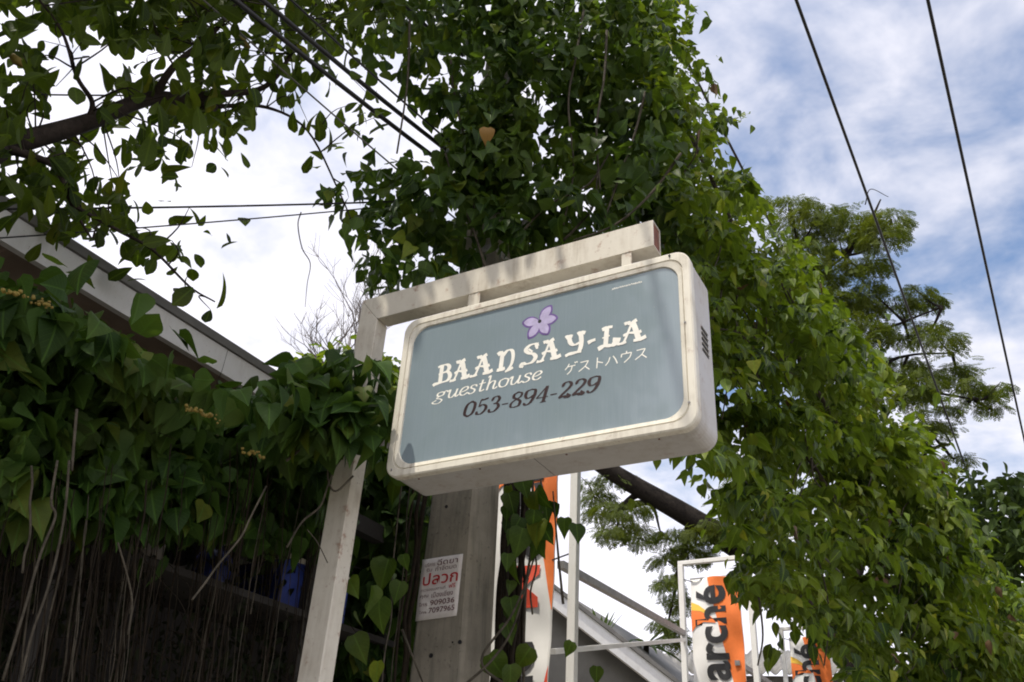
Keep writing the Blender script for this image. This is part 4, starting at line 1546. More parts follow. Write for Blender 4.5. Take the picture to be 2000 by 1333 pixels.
# unseen crown leaves pruned along the sun's path to keep the sign sunlit
tt = ((np.array(SIGN_O) - ex[0]) @ np.array(sn)) / float(-sun_dir.dot(sn))
fall = ex[0] - np.array(sun_dir)[None] * tt[:, None] - np.array(SIGN_O)
fu, fv = fall @ np.array(sr), fall[:, 2]
keep_ = ~((fv > -1.0) & (fv < .5) & (fu < 1.6) & (rng.random(len(fu)) < np.clip((fu + .22) / .25, 0, 1)))
extra = [[e[keep_] for e in ex]]
Pa = np.concatenate([Pl] + [e[0] for e in extra]); Ta = np.concatenate([T] + [e[1] for e in extra])
Ua = np.concatenate([Uv] + [e[2] for e in extra]); Sa = np.concatenate([S] + [e[3] for e in extra])
foliage(tree, 'obovate', OBOV, Pa, Ta, Ua, Sa, L_tree)
# fine twigs that carry the leaves
bm = bmesh.new()
nodes = [Vector(p) for b in BR for p in smooth_path(b, 5)]
for k in rng.choice(len(Pl), 330, replace=False):
    p = Vector(Pl[k])
    if not (0 < cpts[k][0] < 900 and 0 < cpts[k][1] < 640):
        continue
    q_ = min(nodes, key=lambda v: (v - p).length)
    if (p - q_).length < .5:
        m1 = q_.lerp(p, .5) + Vector((random.uniform(-.04, .04), random.uniform(-.04, .04), random.uniform(.0, .07)))
        add_tube(bm, [v - TO for v in smooth_path([q_, m1, p], 4)], [.004, .0028, .0013], 4)
tag(bm_object('twig_work', bm, M_bark, tree), kind='stuff')
for (px, py, D_) in ((472, 84, 3.4), (30, 120, 3.2)):
    o = tube('flower_spike', [at(px - 8, py - 12, D_) - TO, at(px + 4, py, D_) - TO, at(px + 16, py + 10, D_) - TO], [.012, .02, .008], M_flower, tree, 6, 3)

# --- vine wrapping the pole top
VO = Vector((PC.x, PC.y, 0))
pv = thing('pole_vine', 'dense heart-leaved vine wrapped around the top of the concrete pole', 'vine', VO)
POLY_B = [(700, -80), (1300, -80), (1325, 60), (1335, 200), (1320, 330), (1290, 450), (1240, 470), (1120, 500), (930, 545), (830, 580), (755, 575), (705, 540), (700, 480),
          (735, 400), (712, 360), (745, 320), (800, 305), (850, 285), (800, 230), (740, 150), (700, 90)]
A = [clumps(POLY_B, 105, 26, (.14, .28), lambda x, y: 4.0 + 0 * x, 1.1, (.06, .12), droop=.9),
     clumps([(840, -80), (1290, -80), (1290, 160), (1160, 210), (1000, 120), (860, 60)], 60, 26, (.15, .26), lambda x, y: 3.9 + 0 * x, .7, (.05, .10), droop=.7),
     clumps([(880, 60), (1180, 60), (1200, 470), (940, 520), (800, 560), (780, 380), (880, 300)], 32, 20, (.10, .20), lambda x, y: 3.55 + 0 * x, .3, (.06, .11), droop=1.0)]
A.append(clumps([(920, -60), (1030, -60), (1030, 300), (990, 470), (930, 420), (900, 300)], 34, 22, (.10, .20), lambda x, y: 3.62 + 0 * x, .25, (.055, .105), droop=.9))
A.append(clumps([(1150, 300), (1340, 280), (1350, 490), (1280, 470), (1180, 480)], 34, 24, (.12, .22), lambda x, y: 4.3 + 0 * x, .6, (.055, .10), droop=.8))
# small-leaved sprigs left of the pole, against the sky
spr = [(740, 330), (770, 350), (720, 370), (800, 330), (830, 320), (690, 430), (705, 460), (740, 440), (770, 470), (725, 500), (760, 520), (780, 430), (815, 380), (740, 560), (790, 555), (720, 540), (700, 350), (640, 370), (660, 395), (820, 470), (840, 520)]
c = []
for x, y in spr:
    for _ in range(9):
        c.append((x + rng.normal(0, 17), y + rng.normal(0, 15)))
c = np.array(c)
p = at_many(c, 3.75 + rng.uniform(-.25, .25, len(c)))
A.append((p, unit(rng.normal(size=(len(c), 3)) * .7 + np.array([0, 0, -.7])), unit(rng.normal(size=(len(c), 3)) * .6 + np.array([0, -.4, .7])), rng.uniform(.055, .10, len(c)), None))
# hanging hearts lower down the pole, left side and right side
lowl = [(770, 1035, .15), (712, 1082, .13), (748, 1128, .15), (790, 1010, .09), (722, 1180, .13), (705, 1270, .13), (765, 960, .12), (730, 945, .12), (790, 1100, .07), (700, 1215, .08),
        (715, 905, .13), (755, 880, .12), (800, 985, .10), (740, 1205, .14), (775, 1160, .10), (690, 1150, .10), (735, 1320, .10)]
lowr = [(994, 965, .075), (990, 1005, .08), (998, 1050, .07), (991, 1100, .08), (996, 1150, .07), (988, 1030, .06), (1001, 985, .07), (994, 1200, .08), (1038, 985, .13), (1068, 1005, .12), (1086, 1000, .08), (1102, 1030, .09), (1128, 1045, .10), (1015, 1060, .14), (1040, 1075, .10), (1000, 1120, .10), (1000, 1190, .11), 
        (975, 1310, .15), (1045, 1040, .13), (1055, 975, .12), (1025, 955, .11), (1000, 985, .11), (1050, 1065, .12), (1020, 1290, .12), (995, 1240, .10), 
        (1165, 1322, .08), (1110, 1270, .07), (1000, 1330, .12), (1042, 1020, .1), (1068, 1045, .1), (1008, 1028, .1)]
for lst, D_ in ((lowl, 3.55), (lowr, 3.7)):
    a = np.array(lst)
    p = at_many(a[:, :2], D_ + rng.uniform(-.12, .12, len(a)))
    t = unit(rng.normal(size=(len(a), 3)) * .28 + np.array([0, 0, -1]))
    u = unit(rng.normal(size=(len(a), 3)) * .35 + np.array([-.15, -.8, .35]))
    A.append((p - t * a[:, 2:3] * .5, t, u, a[:, 2] * .92, None))
Pa, Ta, Ua, Sa = [np.concatenate([q_[i] for q_ in A]) for i in range(4)]
# keep leaves out of the light box itself
loc = (Pa - np.array(SIGN_O))
u_, w_, v_ = loc @ np.array(sr), -(loc @ np.array(sn)), loc[:, 2]
okk = ~((u_ > -.42) & (u_ < 1.3) & (w_ > -.15) & (w_ < .36) & (v_ > -.85) & (v_ < .34))
# nor through the concrete
dx, dy = (Pa - np.array(PC)) @ np.array(sr), (Pa - np.array(PC)) @ np.array(-sn)
okk &= ~((np.abs(dx) < .12) & (np.abs(dy) < .13))
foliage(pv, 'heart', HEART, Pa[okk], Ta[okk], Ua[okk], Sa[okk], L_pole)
yl = bpy.data.objects.new('withered_leaf', template_mesh('heart', HEART, 1, M_yleaf)); col.objects.link(yl); yl.parent = pv
yl['label'] = 'withered yellow leaf among the green ones'
yp = at(952, 250, 3.35) - VO
yl.matrix_basis = Matrix.Translation(yp) @ Matrix(((1, 0, 0, 0), (0, .1, -1, 0), (0, -1, -.1, 0), (0, 0, 0, 1))) @ Matrix.Scale(.095, 4)
STEMS = [[(1185, 60), (1180, 150), (1165, 250), (1172, 370)], [(1140, 20), (1125, 110), (1110, 200), (1120, 330), (1100, 440)], [(1260, 180), (1240, 260), (1215, 330), (1180, 430)],
         [(880, 110), (885, 170), (905, 260), (930, 330), (920, 460)], [(800, 40), (797, 140), (790, 205), (775, 300)], [(1010, 470), (1040, 430), (1090, 390), (1150, 360), (1190, 300)],
         [(960, 560), (925, 450), (895, 380), (870, 300)], [(1100, 470), (1130, 440), (1160, 400), (1168, 330)], [(1330, 300), (1270, 380), (1200, 440), (1120, 470)]]
for k, s_ in enumerate(STEMS):
    limb(pv, VO, [at(x, y, 3.42 + .05 * (k % 4)) for x, y in s_], [.008, .006, .005], M_stem, 'vine_stem', 5)
for k, (x0, x1, y0, y1, D_, r_) in enumerate(((1008, 985, 940, 1345, 3.95, .010), (1022, 1000, 940, 1345, 3.9, .012), (1030, 1003, 935, 1345, 4.0, .014), (992, 972, 940, 1345, 4.05, .014), (1002, 965, 940, 1345, 4.15, .02),
                                              (1008, 990, 930, 1345, 4.3, .020), (1000, 982, 930, 1345, 4.25, .020), (1015, 992, 930, 1345, 3.92, .011), (1000, 976, 930, 1345, 3.85, .010), (1028, 1012, 930, 1345, 3.9, .007), (1045, 1020, 930, 1345, 3.8, .006), (1060, 1035, 930, 1200, 3.7, .004),
                                              (790, 745, 930, 1345, 3.6, .0035), (812, 770, 930, 1345, 3.7, .006), (826, 780, 930, 1345, 3.85, .009), (806, 760, 930, 1345, 3.75, .0025), (835, 788, 930, 1345, 3.95, .012))):
    limb(pv, VO, [at(x0 + (x1 - x0) * t + random.uniform(-5, 5), y0 + (y1 - y0) * t, D_ + random.uniform(-.03, .03)) for t in np.linspace(0, 1, 7)], r_, M_root if k not in (10, 11, 12, 15) else M_stem, 'vine_stem', 6)
for s_ in ([(995, 1345), (940, 1290), (1000, 1200), (1040, 1100), (1060, 1000)], [(1100, 1180), (1090, 1080), (1080, 960)], [(900, 1345), (960, 1290), (1000, 1230), (1032, 1130)], [(785, 1230), (830, 1345)]):
    limb(pv, VO, [at(x, y, 3.66) for x, y in s_], [.006, .005, .003], M_stem, 'vine_stem', 5)

# --- vine hedge along the left
HV = st(1.2, -2.5, 0)
hv = thing('vine_hedge', 'vine hedge of large heart leaves with hanging brown roots, lower left', 'vine', HV)
POLY_D = [(-60, 540), (60, 560), (140, 592), (250, 672), (350, 722), (430, 752), (520, 752), (600, 720), (690, 690), (700, 720), (765, 690), (768, 900), (720, 930), (650, 930), (640, 980), (590, 1030),
          (540, 1010), (470, 960), (430, 1000), (370, 1020), (330, 1000), (270, 985), (220, 960), (180, 915), (140, 900), (60, 910), (0, 950), (-60, 960)]


def hedge_D(x, y):
    d = np.stack([np.array(ray(a, b)) for a, b in zip(x, y)])
    h = np.hypot(d[:, 0], d[:, 1])
    b = (d[:, 0] * STREET.y - d[:, 1] * STREET.x) / h
    return np.clip(-2.45 / b, 2.4, 3.45)


A = [clumps(POLY_D, 150, 27, (.12, .26), hedge_D, .8, (.07, .135), droop=.9, depth_bias=.8),
     clumps([(560, 700), (780, 690), (800, 960), (700, 930), (640, 900)], 22, 20, (.10, .2), lambda x, y: 3.25 + 0 * x, .4, (.08, .13), droop=.9)]
hang = [(60, 870, .17), (160, 885, .17), (205, 905, .13), (237, 975, .10), (270, 930, .11), (300, 900, .12), (285, 1000, .14), (310, 1000, .10), (340, 965, .13), (365, 1000, .14), (410, 900, .12), (480, 925, .11),
        (520, 940, .13), (565, 935, .12), (580, 965, .10), (610, 1015, .08), (560, 1045, .12), (545, 1070, .12), (562, 1108, .08), (575, 1080, .10), (545, 1010, .12), (600, 990, .09), (240, 990, .12), (330, 930, .12), (120, 900, .15), (20, 900, .15),
        (25, 960, .13), (470, 900, .13), (180, 960, .09), (430, 985, .11), (390, 1035, .10)]
A.append(clumps([(-60, 880), (150, 900), (430, 930), (640, 900), (650, 1010), (560, 1060), (430, 1020), (250, 1030), (-60, 1000)], 60, 26, (.14, .26), lambda x, y: hedge_D(x, y) + .45, .6, (.09, .14), droop=1.0))
A.append(clumps([(560, 900), (800, 880), (850, 1000), (790, 1345), (690, 1345), (640, 1345), (700, 1000)], 60, 24, (.12, .22), lambda x, y: 4.7 + 0 * x, .5, (.09, .14), droop=1.0))
a = np.array(hang)
p = at_many(a[:, :2], hedge_D(a[:, 0], a[:, 1]) - .22 + rng.uniform(-.1, .1, len(a)))
t = unit(rng.normal(size=(len(a), 3)) * .22 + np.array([0, 0, -1]))
A.append((p - t * a[:, 2:3] * .5, t, unit(rng.normal(size=(len(a), 3)) * .3 + np.array([.3, -.8, .45])), a[:, 2] * .9, None))
Pa, Ta, Ua, Sa = [np.concatenate([q_[i] for q_ in A]) for i in range(4)]
loc = (Pa - np.array(SIGN_O)); u_, w_, v_ = loc @ np.array(sr), -(loc @ np.array(sn)), loc[:, 2]
pxl, _ = to_px(Pa)
okk = ~((u_ > -.40) & (u_ < 1.3) & (w_ > -.12) & (w_ < .30)) & ~((w_ < 0.25) & (pxl[:, 0] > 735))
# leave the upper part of the post and its foot in view
okk &= ~((w_ < .15) & (u_ > -.52) & ((v_ > -.14) | (v_ < -.60)))
# leaves that clasp the middle of the post
m_ = 46
c_ = np.stack([rng.uniform(640, 750, m_), rng.uniform(715, 905, m_)], 1)
pp = np.array([tuple(hit(x, y, SIGN_O + sn * .03, sn)) for x, y in c_]) + np.array(sn)[None] * rng.uniform(-.02, .09, m_)[:, None]
tp = unit(rng.normal(size=(m_, 3)) * .35 + np.array([0, 0, -1]))
sp_ = rng.uniform(.075, .12, m_)
Pa, Ta, Ua, Sa, okk = (np.concatenate(z) for z in ((Pa, pp - tp * sp_[:, None] * .5), (Ta, tp), (Ua, unit(rng.normal(size=(m_, 3)) * .4 + np.array([-.2, -.7, .6]))), (Sa, sp_), (okk, np.ones(m_, bool))))
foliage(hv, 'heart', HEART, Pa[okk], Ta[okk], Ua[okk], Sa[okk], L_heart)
TK = st(1.2, -2.95, 0)
tk = thing('creeper', 'small-leaved creeper added as dark fill to deepen the shade behind the hanging roots', 'creeper', TK)  # dark filler, put in to make the recess read as deep shade
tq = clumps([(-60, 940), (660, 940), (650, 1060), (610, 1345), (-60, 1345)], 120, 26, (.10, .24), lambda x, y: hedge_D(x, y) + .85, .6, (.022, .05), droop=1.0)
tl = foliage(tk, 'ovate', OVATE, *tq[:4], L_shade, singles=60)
rt_ = random.Random(8)
for k in range(70):
    x, y = rt_.uniform(-20, 640), rt_.uniform(930, 1340)
    D_ = float(hedge_D(np.array([x]), np.array([y]))[0]) + rt_.uniform(.35, 1.1)
    pts = [at(x, y, D_) - TK]
    d_ = Vector((rt_.uniform(-1, 1), rt_.uniform(-1, 1), rt_.uniform(-1, .6))).normalized()
    for j in range(6):
        d_ = (d_ + Vector((rt_.uniform(-.5, .5), rt_.uniform(-.5, .5), rt_.uniform(-.5, .4)))).normalized()
        pts.append(pts[-1] + d_ * .11)
    tube('runner', pts, [.0022, .001], M_root, tk, 4, 3)
rs = random.Random(3)
for k in range(290):
    x = rs.uniform(-30, 660)
    y0 = rs.uniform(860, 985)
    D_ = float(hedge_D(np.array([x]), np.array([1000.]))[0]) + rs.uniform(-.05, .95)
    lean = rs.uniform(.10, .17)
    y1 = rs.choice([1120, 1200, 1360, 1360, 1360, 1360])
    pts = []
    off = 0
    for t in np.linspace(0, 1, 7):
        y = y0 + (y1 - y0) * t
        off += rs.uniform(-7, 7)
        pts.append(at(x - lean * (y - y0) + off, y, D_))
    limb(hv, HV, pts, rs.choice((.0012, .0015, .0018, .0022, .0035)), M_root if rs.random() < .85 else M_stem, 'hanging_root', 4)
for s_, r_ in (([(112, 900), (100, 980), (108, 1010), (80, 1080), (45, 1200), (5, 1330)], .0035), ([(135, 900), (128, 990), (112, 1080), (90, 1160), (62, 1240), (38, 1340)], .0035),
               ([(520, 950), (490, 1010), (470, 1050), (425, 1105), (400, 1140), (375, 1172)], .0035), ([(660, 900), (640, 950), (625, 990), (590, 1020), (560, 1070)], .004),
               ([(690, 930), (655, 960), (640, 930), (648, 880)], .004), ([(230, 1060), (250, 1130), (258, 1180), (250, 1240)], .003), ([(150, 800), (145, 860), (140, 920)], .004),
               ([(560, 900), (600, 870), (660, 850), (700, 800)], .005), ([(600, 1035), (620, 1060), (640, 1100)], .002)):
    limb(hv, HV, [at(x, y, float(hedge_D(np.array([x * 1.0]), np.array([y * 1.0]))[0]) - .28) for x, y in s_], r_, M_stem, 'vine_stem', 6)
for px, py in ((28, 572), (410, 812), (492, 885), (375, 800), (80, 590)):
    D_ = float(hedge_D(np.array([px * 1.]), np.array([py * 1.]))[0]) - .36
    bm = bmesh.new()
    for j in range(16):
        t = j / 15
        c_ = at(px - 16 + 34 * t, py - 7 + 16 * t + 4 * math.sin(7 * t), D_) - HV
        bmesh.ops.create_icosphere(bm, subdivisions=1, radius=rs.uniform(.003, .007), matrix=Matrix.Translation(c_ + Vector((rs.uniform(-.008, .008), rs.uniform(-.008, .008), rs.uniform(-.008, .008)))))
    bm_object('flower_spike', bm, M_flower, hv)

# --- curtain of vines on the cables to the right
CO = st(6.5, -1.5, 0)
cv = thing('vine_curtain', 'great sunlit curtain of green vine draped over the cables right of the sign', 'vine', CO)
POLY_C = [(1225, -80), (1300, -80), (1325, 20), (1345, 60), (1345, 110), (1385, 200), (1400, 240), (1425, 290), (1450, 350), (1495, 405), (1535, 455), (1585, 495), (1600, 560), (1620, 600), (1655, 640), (1695, 690), (1715, 750),
          (1755, 800), (1795, 840), (1825, 900), (1850, 950), (1885, 1010), (1925, 1100), (1995, 1165), (2080, 1220), (2080, 1420), (1640, 1420), (1620, 1300), (1600, 1240), (1560, 1205), (1520, 1190), (1490, 1165), (1450, 1150),
          (1425, 1120), (1450, 1085), (1440, 1040), (1400, 1000), (1375, 950), (1385, 890), (1300, 870), (1200, 700), (1230, 500), (1290, 440)]


def curtain_D(x, y):
    return np.interp(x, [1200, 1350, 1500, 1700, 1900, 2050], [4.3, 4.6, 5.2, 6.4, 8.2, 9.6])


def ragged(P_):
    """pixels pushed about by slow waves, so that an outline breaks into lobes"""
    px, _ = to_px(P_)
    x, y = px[:, 0], px[:, 1]
    a_ = 20 * np.sin(x / 31 + y / 23) + 14 * np.sin(x / 13 - y / 17 + 2) + 9 * np.sin(x / 9 + y / 7.5)
    return x + a_, y + a_ * .8


def shelves(poly, n_s, per, radius, depth_fn, spread, size, leak=.06):
    """Sprays that arch out and droop: leaves along short shoots that spread from a clump's heart, upper sides outward."""
    c2 = poly_points(poly, n_s)
    D_ = depth_fn(c2[:, 0], c2[:, 1]) + spread * (rng.random(n_s) - 0.5)
    C3 = at_many(c2, D_)
    P_, T_, U_, S_ = [], [], [], []
    for i in range(n_s):
        R_ = rng.uniform(*radius)
        big = rng.uniform(.8, 1.25)
        for k in range(rng.integers(4, 8)):
            az = rng.uniform(0, 2 * np.pi)
            out = np.array([math.cos(az), math.sin(az), 0.0])
            rise, L_ = rng.uniform(.1, .75), R_ * rng.uniform(.6, 1.25)
            m = max(4, int(per / 5.5))
            t = np.linspace(.12, 1, m) + rng.normal(0, .03, m)
            pts = C3[i] + out * (L_ * t)[:, None] + np.array([0, 0, 1.])[None] * (L_ * (rise * t - (rise + .55) * t * t))[:, None]
            tang = unit(out[None] + np.array([0, 0, 1.])[None] * (rise - 2 * (rise + .55) * t)[:, None])
            side = np.cross(tang, np.array([0, 0, 1.]))
            sg = np.where(np.arange(m) % 2 == 0, 1., -1.)[:, None]
            tip = unit(tang * .55 + side * sg * .75 + np.array([0, 0, -.35]) + rng.normal(size=(m, 3)) * .22)
            up = unit(np.array([0, 0, .9]) + out * .45 + rng.normal(size=(m, 3)) * .30)
            P_.append(pts + side * sg * .012); T_.append(tip); U_.append(up)
            S_.append(rng.uniform(size[0], size[1], m) * big * (1.1 - .35 * np.clip(t, 0, 1)))
    P_, T_, U_, S_ = map(np.concatenate, (P_, T_, U_, S_))
    rx_, ry_ = ragged(P_)
    ok = in_poly(poly, rx_, ry_) | (rng.random(len(P_)) < leak)
    return P_[ok], T_[ok], U_[ok], S_[ok], C3


A = [shelves(POLY_C, 420, 40, (.18, .42), curtain_D, 1.9, (.06, .115)),
     clumps(POLY_C, 170, 30, (.12, .30), lambda x, y: curtain_D(x, y) + .9, .9, (.07, .12), droop=.6, outward=.5)]
edge_far = [(1600, 560), (1700, 690), (1800, 840), (1890, 1010), (2000, 1165), (2080, 1220), (2080, 1420), (1800, 1420), (1700, 1000), (1600, 800), (1500, 560)]
A.append(shelves(edge_far, 150, 42, (.26, .52), curtain_D, 1.6, (.085, .14)))
# straggling shoots that break the outline
for (x, y, dx, dy, m_) in ((1340, 60, 20, -35, 22), (1330, 95, 22, 10, 18), (1395, 240, 60, -12, 26), (1380, 140, 15, 40, 18), (1440, 330, 25, 25, 14),  
                           (1440, 1130, -50, 10, 22), (1500, 1175, 45, 30, 22), (1850, 930, 25, -15, 18), (1700, 690, 22, -10, 14), (1280, 445, -40, 20, 20), (1330, 470, 10, 30, 20), (1410, 900, -30, -15, 18)):
    t_ = rng.random(m_)
    c_ = np.stack([x + dx * t_ + rng.normal(0, 8, m_), y + dy * t_ + rng.normal(0, 9, m_)], 1)
    p = at_many(c_, curtain_D(c_[:, 0], 0) - .25 + rng.uniform(-.12, .12, m_))
    A.append((p, unit(rng.normal(size=(m_, 3)) * .6 + np.array([0, 0, -.7])), unit(rng.normal(size=(m_, 3)) * .5 + np.array([-.2, -.3, .8])), rng.uniform(.06, .10, m_), None))
Pa, Ta, Ua, Sa = [np.concatenate([q_[i] for q_ in A]) for i in range(4)]
loc = (Pa - np.array(SIGN_O)); u_, w_, v_ = loc @ np.array(sr), -(loc @ np.array(sn)), loc[:, 2]
pxl, _ = to_px(Pa)
gap = np.zeros(len(Pa), bool)
for gx, gy, ga, gbb in ((1420, 770, 14, 38), (1440, 840, 16, 30), (1550, 955, 26, 14), (1580, 990, 20, 10), (1740, 1115, 20, 14), (1575, 1085, 22, 9), (1690, 1110, 18, 12), (1600, 1010, 22, 9), (1290, 400, 16, 9), (1420, 930, 8, 8), (1400, 800, 8, 20)):
    gap |= (((pxl[:, 0] - gx) / ga) ** 2 + ((pxl[:, 1] - gy) / gbb) ** 2 < 1) & (rng.random(len(Pa)) < .88)
okk = ~((u_ > -.3) & (u_ < 1.36) & (w_ > -.3) & (w_ < .40)) & ~((w_ < .45) & (pxl[:, 0] < 1420)) & ~gap & ~in_poly([(1330, 1060), (1415, 1110), (1440, 1160), (1500, 1185), (1590, 1240), (1640, 1290), (1645, 1345), (1330, 1345)], pxl[:, 0], pxl[:, 1])
hp = np.array([(1512, 1215), (1520, 1235), (1505, 1258), (1518, 1270), (1500, 1285), (1525, 1250), (1545, 1215), (1552, 1232), (1530, 1275), (1596, 1240), (1604, 1255), (1586, 1262), (1598, 1275), (1425, 1125), (1440, 1140), (1418, 1140), (1432, 1160), (1455, 1165), (1470, 1180), (1490, 1190), (1448, 1150)], float)
hP = at_many(hp, curtain_D(hp[:, 0], 0) - .2)
m_ = len(hp)
hT, hU, hS = unit(rng.normal(size=(m_, 3)) * .45 + np.array([0, 0, -1])), unit(rng.normal(size=(m_, 3)) * .5 + np.array([-.2, -.5, .6])), rng.uniform(.08, .12, m_)
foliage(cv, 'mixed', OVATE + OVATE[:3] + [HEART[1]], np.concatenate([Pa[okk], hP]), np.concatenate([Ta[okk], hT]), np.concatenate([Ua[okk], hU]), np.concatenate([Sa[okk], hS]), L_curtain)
for s_ in ([(1180, 130), (1330, 420), (1500, 760), (1700, 1080), (1950, 1420)], [(1240, 40), (1380, 330), (1560, 700), (1780, 1060), (2000, 1380)]):
    limb(cv, CO, [at(x, y, float(curtain_D(x, y)) + .2) for x, y in s_], .016, M_stem, 'vine_stem', 6)
for s_ in ([(1330, 620), (1400, 660), (1420, 740), (1410, 820)], [(1480, 620), (1470, 700), (1490, 760)], [(1360, 640), (1440, 650), (1480, 690)], [(1240, 440), (1330, 460), (1420, 440)], [(1560, 1000), (1600, 1100), (1620, 1200), (1610, 1300)], [(1480, 1150), (1490, 1240), (1480, 1300)]):
    limb(cv, CO, [at(x, y, float(curtain_D(x, y)) - .45) for x, y in s_], [.006, .004], M_stem, 'vine_stem', 5)

Pf = Pa[okk]
zf = to_px(Pf)[1]
pf = to_px(Pf)[0]
for k in range(34):
    q_ = np.where((pf[:, 0] > 1280) & (pf[:, 0] < 1980) & (pf[:, 1] > 50) & (pf[:, 1] < 1300))[0]
    i_ = rng.choice(q_)
    d_ = unit(np.array([Pf[i_] - np.array(CAM)]))[0]
    Rk = frames(unit(rng.normal(size=(1, 3)) * .5 + np.array([[0, 0, -1.]])), unit(rng.normal(size=(1, 3)) * .6 + np.array([[-.2, -.8, .3]])))[0]
    sc_ = rng.uniform(.06, .11)
    p_ = Pf[i_] - d_ * .42 - np.array(CO)
    o = bpy.data.objects.new('dead_leaf', template_mesh('ovate', OVATE, int(rng.integers(0, 4)), M_dead)); col.objects.link(o); o.parent = cv
    o.matrix_basis = Matrix([list(Rk[r_] * sc_) + [float(p_[r_])] for r_ in range(3)] + [[0, 0, 0, 1]])
for k in range(26):
    x, y = rng.uniform(1330, 1900), 0
    y = np.interp(x, [1330, 1500, 1700, 1900], [120, 470, 760, 1080]) + rng.uniform(30, 330)
    pts = []
    for j in range(6):
        pts.append(at(x, y, float(curtain_D(x, y)) - .42 + rng.uniform(-.12, .12)) - CO)
        x += rng.uniform(-28, 34); y += rng.uniform(18, 52)
    tube('vine_stem', pts, [.006, .004, .003], M_stem, cv, 5, 4)

# --- feathery rain tree behind
RO = at(1760, 1333, 13.3); RO.z = 0
rt = thing('rain_tree', 'spreading rain tree with flat feathery clumps behind the vine curtain', 'tree', RO)
RD = 10.8
limb(rt, RO, [RO, at(1720, 1400, 13.2), at(1640, 1235, 13.2), at(1500, 1110, 13.1), at(1350, 1012, 13.0), at(1170, 905, 12.9), at(1040, 790, 12.8)], [.38, .33, .24, .19, .16, .13, .09], M_limb, 'trunk', 10)
LIMBS = [[(1640, 1235, 13.0), (1700, 1000, 13.0), (1660, 760, 13.0), (1690, 665, 13.0), (1766, 629, 13.0), (1840, 600, 13.0)], [(1660, 760, 13.0), (1600, 640, 13.0), (1590, 557, 13.0), (1650, 500, 13.0), (1740, 430, 13.0)],
         [(1700, 1000, 13.0), (1705, 830, 13.0), (1725, 722, 13.0), (1773, 695, 13.0), (1860, 690, 13.0)], [(1590, 557, 13.0), (1560, 480, 13.0), (1545, 410, 13.0)], [(1725, 722, 13.0), (1800, 760, 13.0), (1900, 780, 13.0)],
         [(1260, 955, 13.0), (1215, 990, 13.0), (1205, 1035, 13.0)], [(1350, 1012, 13.0), (1330, 1100, 13.0), (1300, 1240, 13.0)], [(1215, 990, 13.0), (1270, 985, 13.0), (1290, 1040, 13.0)],
         [(1700, 1000, 13.0), (1790, 900, 13.0), (1840, 870, 13.0)], [(1650, 500, 13.0), (1700, 430, 13.0), (1720, 390, 13.0)]]
for s_ in LIMBS:
    limb(rt, RO, [at(*q_) for q_ in s_], [.075, .05, .035, .02, .012], M_limb, 'branch', 6)
UMB = [(1540, 395, 50, 14), (1600, 415, 60, 18), (1660, 430, 60, 18), (1740, 425, 36, 20), (1560, 440, 60, 22), (1640, 465, 70, 20), (1720, 460, 50, 22), (1580, 490, 50, 25), (1690, 515, 50, 14), (1640, 525, 50, 16), (1600, 545, 45, 20),
       (1700, 560, 26, 22), (1680, 600, 40, 22), (1650, 585, 40, 20), (1750, 590, 45, 14), (1810, 585, 36, 16), (1790, 565, 26, 10), (1700, 640, 40, 20), (1835, 662, 45, 14), (1815, 640, 26, 12), (1760, 715, 40, 24), (1800, 740, 50, 22), (1780, 765, 45, 16),
       (1865, 725, 36, 16), (1890, 745, 20, 8), (1900, 765, 40, 14), (1945, 755, 22, 8), (1935, 790, 24, 8), (1850, 795, 20, 8), (1810, 825, 34, 9), (1785, 850, 26, 12), (1840, 835, 20, 8), (1870, 890, 26, 8), (1760, 660, 24, 12),
       (1170, 968, 30, 12), (1215, 990, 50, 16), (1165, 1000, 26, 12), (1225, 1030, 46, 14), (1190, 1035, 24, 12), (1250, 1050, 24, 10), (1320, 1045, 40, 16), (1345, 1075, 40, 18), (1300, 1090, 24, 10), (1305, 1140, 22, 20), (1325, 1170, 22, 16),
       (1300, 1215, 26, 12), (1320, 1245, 22, 14), (1150, 945, 22, 10), (1390, 1030, 50, 22), (1200, 930, 40, 10)]
PP, TT, UU, SS = [], [], [], []
for (x, y, rx, ry) in UMB:
    right = x > 1450
    D_ = 13.0 + rng.uniform(-.6, .6)
    nn_ = int(rx * ry * (.115 if right else .125)) + 10
    a_ = rng.uniform(0, 2 * np.pi, nn_); k_ = np.sqrt(rng.random(nn_))
    c_ = np.stack([x + rx * k_ * np.cos(a_), y + ry * k_ * np.sin(a_)], 1)
    p = at_many(c_, D_ + rng.uniform(-.45, .45, nn_))
    o_ = np.stack([np.cos(a_), np.sin(rng.uniform(0, 6.28, nn_)), -0.25 - .5 * k_], 1)
    PP.append(p); TT.append(unit(o_ + rng.normal(size=(nn_, 3)) * .35)); UU.append(unit(np.array([0, 0, 1.]) + rng.normal(size=(nn_, 3)) * .22)); SS.append(rng.uniform(.12, .21, nn_))
    if rx > 18:
        c0 = at(x, y + ry * .3, D_)
        pool = [Vector(at(*q_)) for s_ in LIMBS for q_ in s_] + [at(1350, 1012, 13.0), at(1260, 958, 12.9)]
        n0 = min(pool, key=lambda v: (v - c0).length)
        if .2 < (n0 - c0).length < 2.2:
            limb(rt, RO, [n0, n0.lerp(c0, .55) + Vector((rng.uniform(-.1, .1), 0, -.10)), c0, c0 + (c0 - n0) * .25 + Vector((0, 0, .05))], [.028, .018, .010, .004], M_limb, 'branch', 5)
